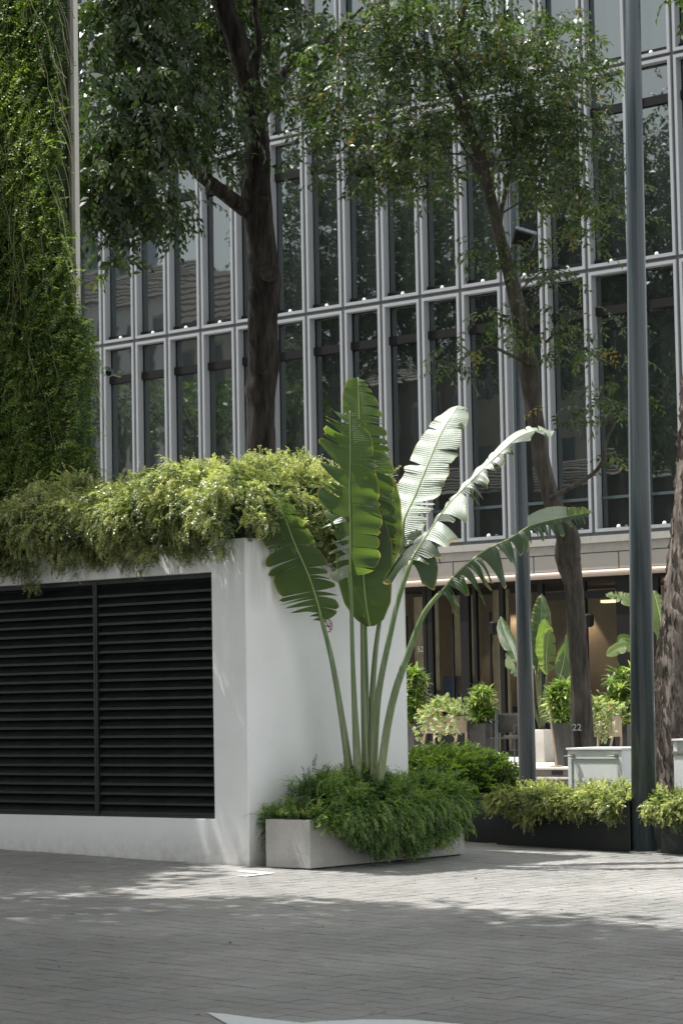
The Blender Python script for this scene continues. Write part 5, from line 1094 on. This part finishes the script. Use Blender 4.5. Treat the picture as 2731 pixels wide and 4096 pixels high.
small_banana('small banana plant in a white cube pot between the slim post and numbered trunk', [
    ([(2186, 2700), (2184, 2620), (2190, 2560), (2200, 2505)], .17, 'lime', 7, 21, (0, 0, .2)),
    ([(2150, 2690), (2160, 2560), (2164, 2460), (2165, 2375)], .20, 'dark', 1, 22, (0, 0, 0)),
    ([(2160, 2640), (2172, 2560), (2176, 2520), (2176, 2475)], .14, 'mid', 1, 23, (.1, 0, 0)),
    ([(2140, 2680), (2120, 2640), (2118, 2600), (2150, 2572)], .10, 'lime', 2, 24, (.1, 0, .5)),
    ([(2220, 2760), (2240, 2700), (2256, 2630), (2262, 2540)], .15, 'dark', 2, 25, (-.2, 0, 0)),
    ([(2070, 2650), (2040, 2580), (2015, 2520), (2000, 2465)], .15, 'dark', 2, 26, (0, 0, .1)),
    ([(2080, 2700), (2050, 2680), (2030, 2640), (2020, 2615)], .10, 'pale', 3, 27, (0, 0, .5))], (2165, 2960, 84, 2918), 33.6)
small_banana('banana plant half hidden behind the thick lamp post', [
    ([(2560, 2430), (2520, 2402), (2470, 2385), (2420, 2376)], .16, 'lime', 7, 31, (.3, 0, 1.2)),
    ([(2640, 2560), (2640, 2480), (2628, 2420), (2612, 2362)], .20, 'lime', 1, 32, (.3, 0, .1)),
    ([(2540, 2600), (2500, 2585), (2460, 2600), (2425, 2625)], .13, 'lime', 3, 33, (.2, 0, 1.0)),
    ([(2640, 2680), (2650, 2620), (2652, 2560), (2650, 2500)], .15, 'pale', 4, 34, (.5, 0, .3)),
    ([(2560, 2580), (2520, 2560), (2490, 2552), (2470, 2572)], .10, 'mid', 3, 35, (.2, 0, 1.0))], (2600, 2990, 84, 2905), 33.4)
# table and chair
tq = hY(2080, 2852, 33.9); zt = tq[2]; x0 = hY(1990, 2852, 33.9)[0]; x1 = hY(2190, 2852, 33.9)[0]
tb = empty('cafe_table', ((x0+x1)/2, 34.2, TZ), 'dark metal cafe table behind the slim post', 'table')
pfix(link('table_top', box_mesh('table_top', x0, x1, 33.9, 34.5, zt-.035, zt, .006), M['pole']), tb)
for xx in (x0+.04, x1-.04):
    for yy in (33.95, 34.45): pfix(link('leg', box_mesh('leg', xx-.018, xx+.018, yy-.018, yy+.018, TZ, zt-.035), M['black']), tb)
def chair(label, px, Y, rz):
    q = hY(px, 2930, Y); r = empty('cafe_chair', (q[0], Y, TZ), label, 'chair', None, rz)
    def pc(nm, me): link(nm, me, M['pot'], r)
    pc('seat', box_mesh('seat', -.22, .22, -.21, .21, .40, .43, .008)); pc('backrest', box_mesh('backrest', -.21, .21, .20, .225, .50, .80, .008))
    for sx in (-.2, .2):
        b = Bm(); b.tube([(sx, .22, 0), (sx, .21, .43), (sx, .225, .82)], .013, 6); pc('leg', b.mesh('leg')); b = Bm(); b.tube([(sx, -.2, 0), (sx, -.19, .42)], .013, 6); pc('leg', b.mesh('leg'))
        b = Bm(); b.tube([(sx, -.19, .42), (sx, -.19, .62), (sx, .21, .63)], .012, 6); pc('armrest', b.mesh('armrest'))
chair('dark cafe chair between the charcoal pot and the slim post', 2022, 33.3, .35)
chair('dark cafe chair further back, partly behind the slim post', 2075, 34.9, 3.0)
# support sticks / small post on terrace
for px, pyt, pyb, Y in ((1984, 2848, 3005, 32.4),):
    q = hY(px, pyb, Y); q2 = hY(px, pyt, Y); b = Bm(); b.tube([(q[0], Y, TZ), (q2[0], Y, q2[2])], .024, 10); tag(link('terrace_post', b.mesh('terrace_post'), M['pole']), 'short dark rail post at the terrace edge, right of the glossy bush', 'post')
q = hY(2225, 3027, 31.3); b = Bm(); b.tube([(q[0], 31.3, TZ), (q[0]-.17, 31.35, TZ+1.0)], [.018, .014], 8); b.tube([(q[0]-.02, 31.3, TZ), (q[0]-.02, 31.3, TZ+.02)], .11, 16)
tag(link('plant_stake', b.mesh('plant_stake'), M['wood']), 'leaning wooden stake with round foot beside the white cube pot', 'stake')

# ================================================================== STREET BEHIND THE CAMERA (seen in the glass) AND ADDED SHADE TREES
def RF(px, py, Y): return hY(px, py, 2*(YF+.172)-Y)
free = []
def house(name, label, px0, px1, py_top, Y, depth, mat, roofh=0, win=(3, 6), lean=0):
    a = RF(px0, py_top, Y); c = RF(px1, py_top, Y); x0, x1 = sorted((a[0], c[0])); zt = a[2]; zg = .5
    r = empty(name, ((x0+x1)/2, Y, zg), label, 'building'); b = Bm(); b.box(x0, x1, Y-depth, Y, zg-1, zt); pfix(link('walls', b.mesh('walls'), mat), r)
    if roofh:
        b = Bm(); o_ = .5; b.add([(x0-o_, Y+o_, zt-.1), (x1+o_, Y+o_, zt-.1), (x1+o_, Y-depth/2, zt+roofh), (x0-o_, Y-depth/2, zt+roofh), (x0-o_, Y-depth-o_, zt-.1), (x1+o_, Y-depth-o_, zt-.1)], [(0, 1, 2, 3), (3, 2, 5, 4), (0, 3, 4), (1, 5, 2), (0, 4, 5, 1)]); pfix(link('roof', b.mesh('roof'), M['roof']), r)
        b = Bm()
        for k in range(1, 9):
            f = k/9; b.box(x0-o_, x1+o_, Y+o_-(depth/2+o_)*f-.03, Y+o_-(depth/2+o_)*f+.03, zt-.1+(roofh+.1)*f-.02, zt-.1+(roofh+.1)*f+.05)
        pfix(link('tile_courses', b.mesh('tile_courses'), M['roof']), r)
    nr_, nc = win; b = Bm(); b2 = Bm()
    for i in range(nr_):
        for j in range(nc):
            xx = x0+(x1-x0)*(j+.5)/nc; zz = zg+(zt-zg)*(i+.5)/nr_; w_, h_ = (x1-x0)/nc*.28, (zt-zg)/nr_*.3
            me = box_mesh('window', xx-w_, xx+w_, Y-.02, Y+.03, zz-h_, zz+h_); wo = pfix(link('window', me, M['houseb']), r)
            sub('pane', box_mesh('pane', xx-w_*.85, xx+w_*.85, Y+.02, Y+.04, zz-h_*.88, zz+h_*.88), M['hwin'], wo)
    if lean:
        b = Bm()
        for i in range(nr_): b.box(x0, x1, Y, Y+.5, zg+(zt-zg)*i/nr_+.0, zg+(zt-zg)*i/nr_+.22)
        pfix(link('balcony_slabs', b.mesh('balcony_slabs'), M['housew2']), r)
house('apartment_tower', 'blue grey apartment tower reflected in the leftmost windows', 330, 500, 760, -60, 3, M['tower'], 0, (16, 4), 1)
house('row_house', 'pale rendered house reflected low in the left windows', 300, 760, 1250, -22, 3, M['housew2'], 2.0, (4, 5))
house('row_house', 'beige gabled house reflected in the windows left of the dark trunk', 720, 1100, 1310, -16, 4, M['housew'], 3.2, (4, 5))
house('row_house', 'dark brown house reflected in the middle windows', 1150, 1900, 1560, -14, 9, M['housed'], 1.8, (3, 6))
house('row_house', 'beige house reflected behind the trees in the right windows', 1920, 2950, 1300, -14, 9, M['houseb'], 1.8, (4, 7))
house('low_shed', 'low tiled shed reflected in the lower right windows', 1650, 2950, 1990, 3, 5, M['housed'], 1.1, (1, 8))
Tb = [template('alt', s+340, L=.5, n=7, a0=.2, a1=-.8, l=.26, wr=.5, ang=.9, sr=.0, lift=0, tip=.3, hang=.3, fold=.3) for s in range(6)]
def rtree(label, px, py0, py1, Y, R, n, mat=None, sc=(.8, 1.2), g='street trees reflected in the glass'):
    a = RF(px, py0, Y); c = RF(px, py1, Y); H = max(a[2], c[2])-gz(a[0]); h0 = min(a[2], c[2])-gz(a[0]); free_tree(label, a[0], Y, max(.6, h0), H, R, n, Tb, mat or F['tree1'], g, M['bark2'], sc=sc)
lab = ['leafy street tree reflected in the upper windows just right of the dark trunk', 'leafy street tree reflected in the upper windows above the banana leaves', 'leafy street tree reflected in the windows behind the leaning numbered tree', 'leafy street tree reflected in the windows just left of the tall lamp post', 'leafy street tree reflected in the windows right of the tall lamp post']
for px, py0, py1, Y, R, n in ((1330, 560, 1560, 8, 3.6, 2200), (1680, 250, 1500, 5, 4.4, 2600), (2060, 250, 1560, 9, 4.0, 2600), (2450, 520, 1560, 6, 4.2, 2400), (2850, 300, 1600, 8, 3.8, 1600)): rtree(lab.pop(0), px, py0, py1, Y, R, n)
lab = ['bright low tree reflected at the foot of the windows beside the vines', 'bright low tree reflected at the foot of the windows midway between vines and dark trunk', 'bright low tree reflected in the windows right beside the dark trunk', 'bright low tree reflected low in the windows by the tall lamp post']
for px, py0, py1, Y, R, n in ((470, 1480, 1800, 2, 2.6, 420), (800, 1500, 1820, 0, 2.8, 420), (1120, 1380, 1800, 4, 2.2, 360), (2640, 1480, 1900, 6, 2.4, 360)): rtree(lab.pop(0), px, py0, py1, Y, R, n, F['vine'], g='low trees reflected in the glass')
# unseen trees added to cast shade on the paving, wall and hedge
lab = ['broad tree just above the frame shading the middle of the foreground paving', 'broad tree above the frame shading the paving in front of the louvres', 'low spreading tree left of the frame shading the paving by the white wall', 'small tree left of the frame shading the left end of the roof hedge', 'broad tree above and right of the frame shading the right foreground', 'broad tree behind the nearest foreground paving at left', 'broad tree over the photographer at right']
for x, y, h0, H, R, n in SHADE if 'SHADE' in globals() else ((-11.0, 8.9, 8.2, 11.2, 4.6, 3500), (-15.4, 8.5, 8.2, 11, 4.4, 3500), (-21.7, 11.9, 7.9, 9.9, 3.1, 2300), (-21.7, 15.2, 7.8, 10.2, 2.0, 1300), (-5.5, 10.2, 8.6, 11.5, 4.0, 2200), (-12.5, 3.0, 8.8, 12, 4.5, 1500), (-6, 2.5, 8.8, 12, 4.2, 1300)):
    free_tree(lab.pop(0), x, y, h0, H, R, n, Tb, F['tree1'], 'shade trees outside the frame', M['bark2'], sc=(1.0, 1.5))
# fallen leaves and debris
fl = bpy.data.meshes.new('fallen_leaf'); fl.from_pydata([(0, 0, 0), (.013, .009, .004), (.034, 0, .002), (.013, -.009, .003)], [], [(0, 3, 2, 1)]); fl.materials.append(flat('dry_leaf', (.20, .14, .05), .7, .4))
fd = bpy.data.meshes.new('fallen_leaf'); fd.from_pydata([(0, 0, 0), (.008, .007, .006), (.02, 0, .002), (.008, -.007, .007)], [], [(0, 3, 2, 1)]); fd.materials.append(flat('dark_leaf', (.03, .025, .02), .7, .4))
for k in range(44):
    px, py = rng.random()*2731, 3480+rng.random()*600; q = hG(px, py); o = bpy.data.objects.new('fallen_leaf', fl if k % 3 else fd); C.objects.link(o); o.location = (q[0], q[1], gz(q[0])+.004); o.rotation_euler = (0, 0, rng.random()*6); o.scale = (rng.uniform(.7, 1.5),)*3
    tag(o, 'tiny fallen dry leaf on the grey paving' if k % 3 else 'tiny dark scrap of leaf on the grey paving', 'leaf', 'fallen leaves on the paving' if k % 3 else 'dark leaf scraps on the paving')
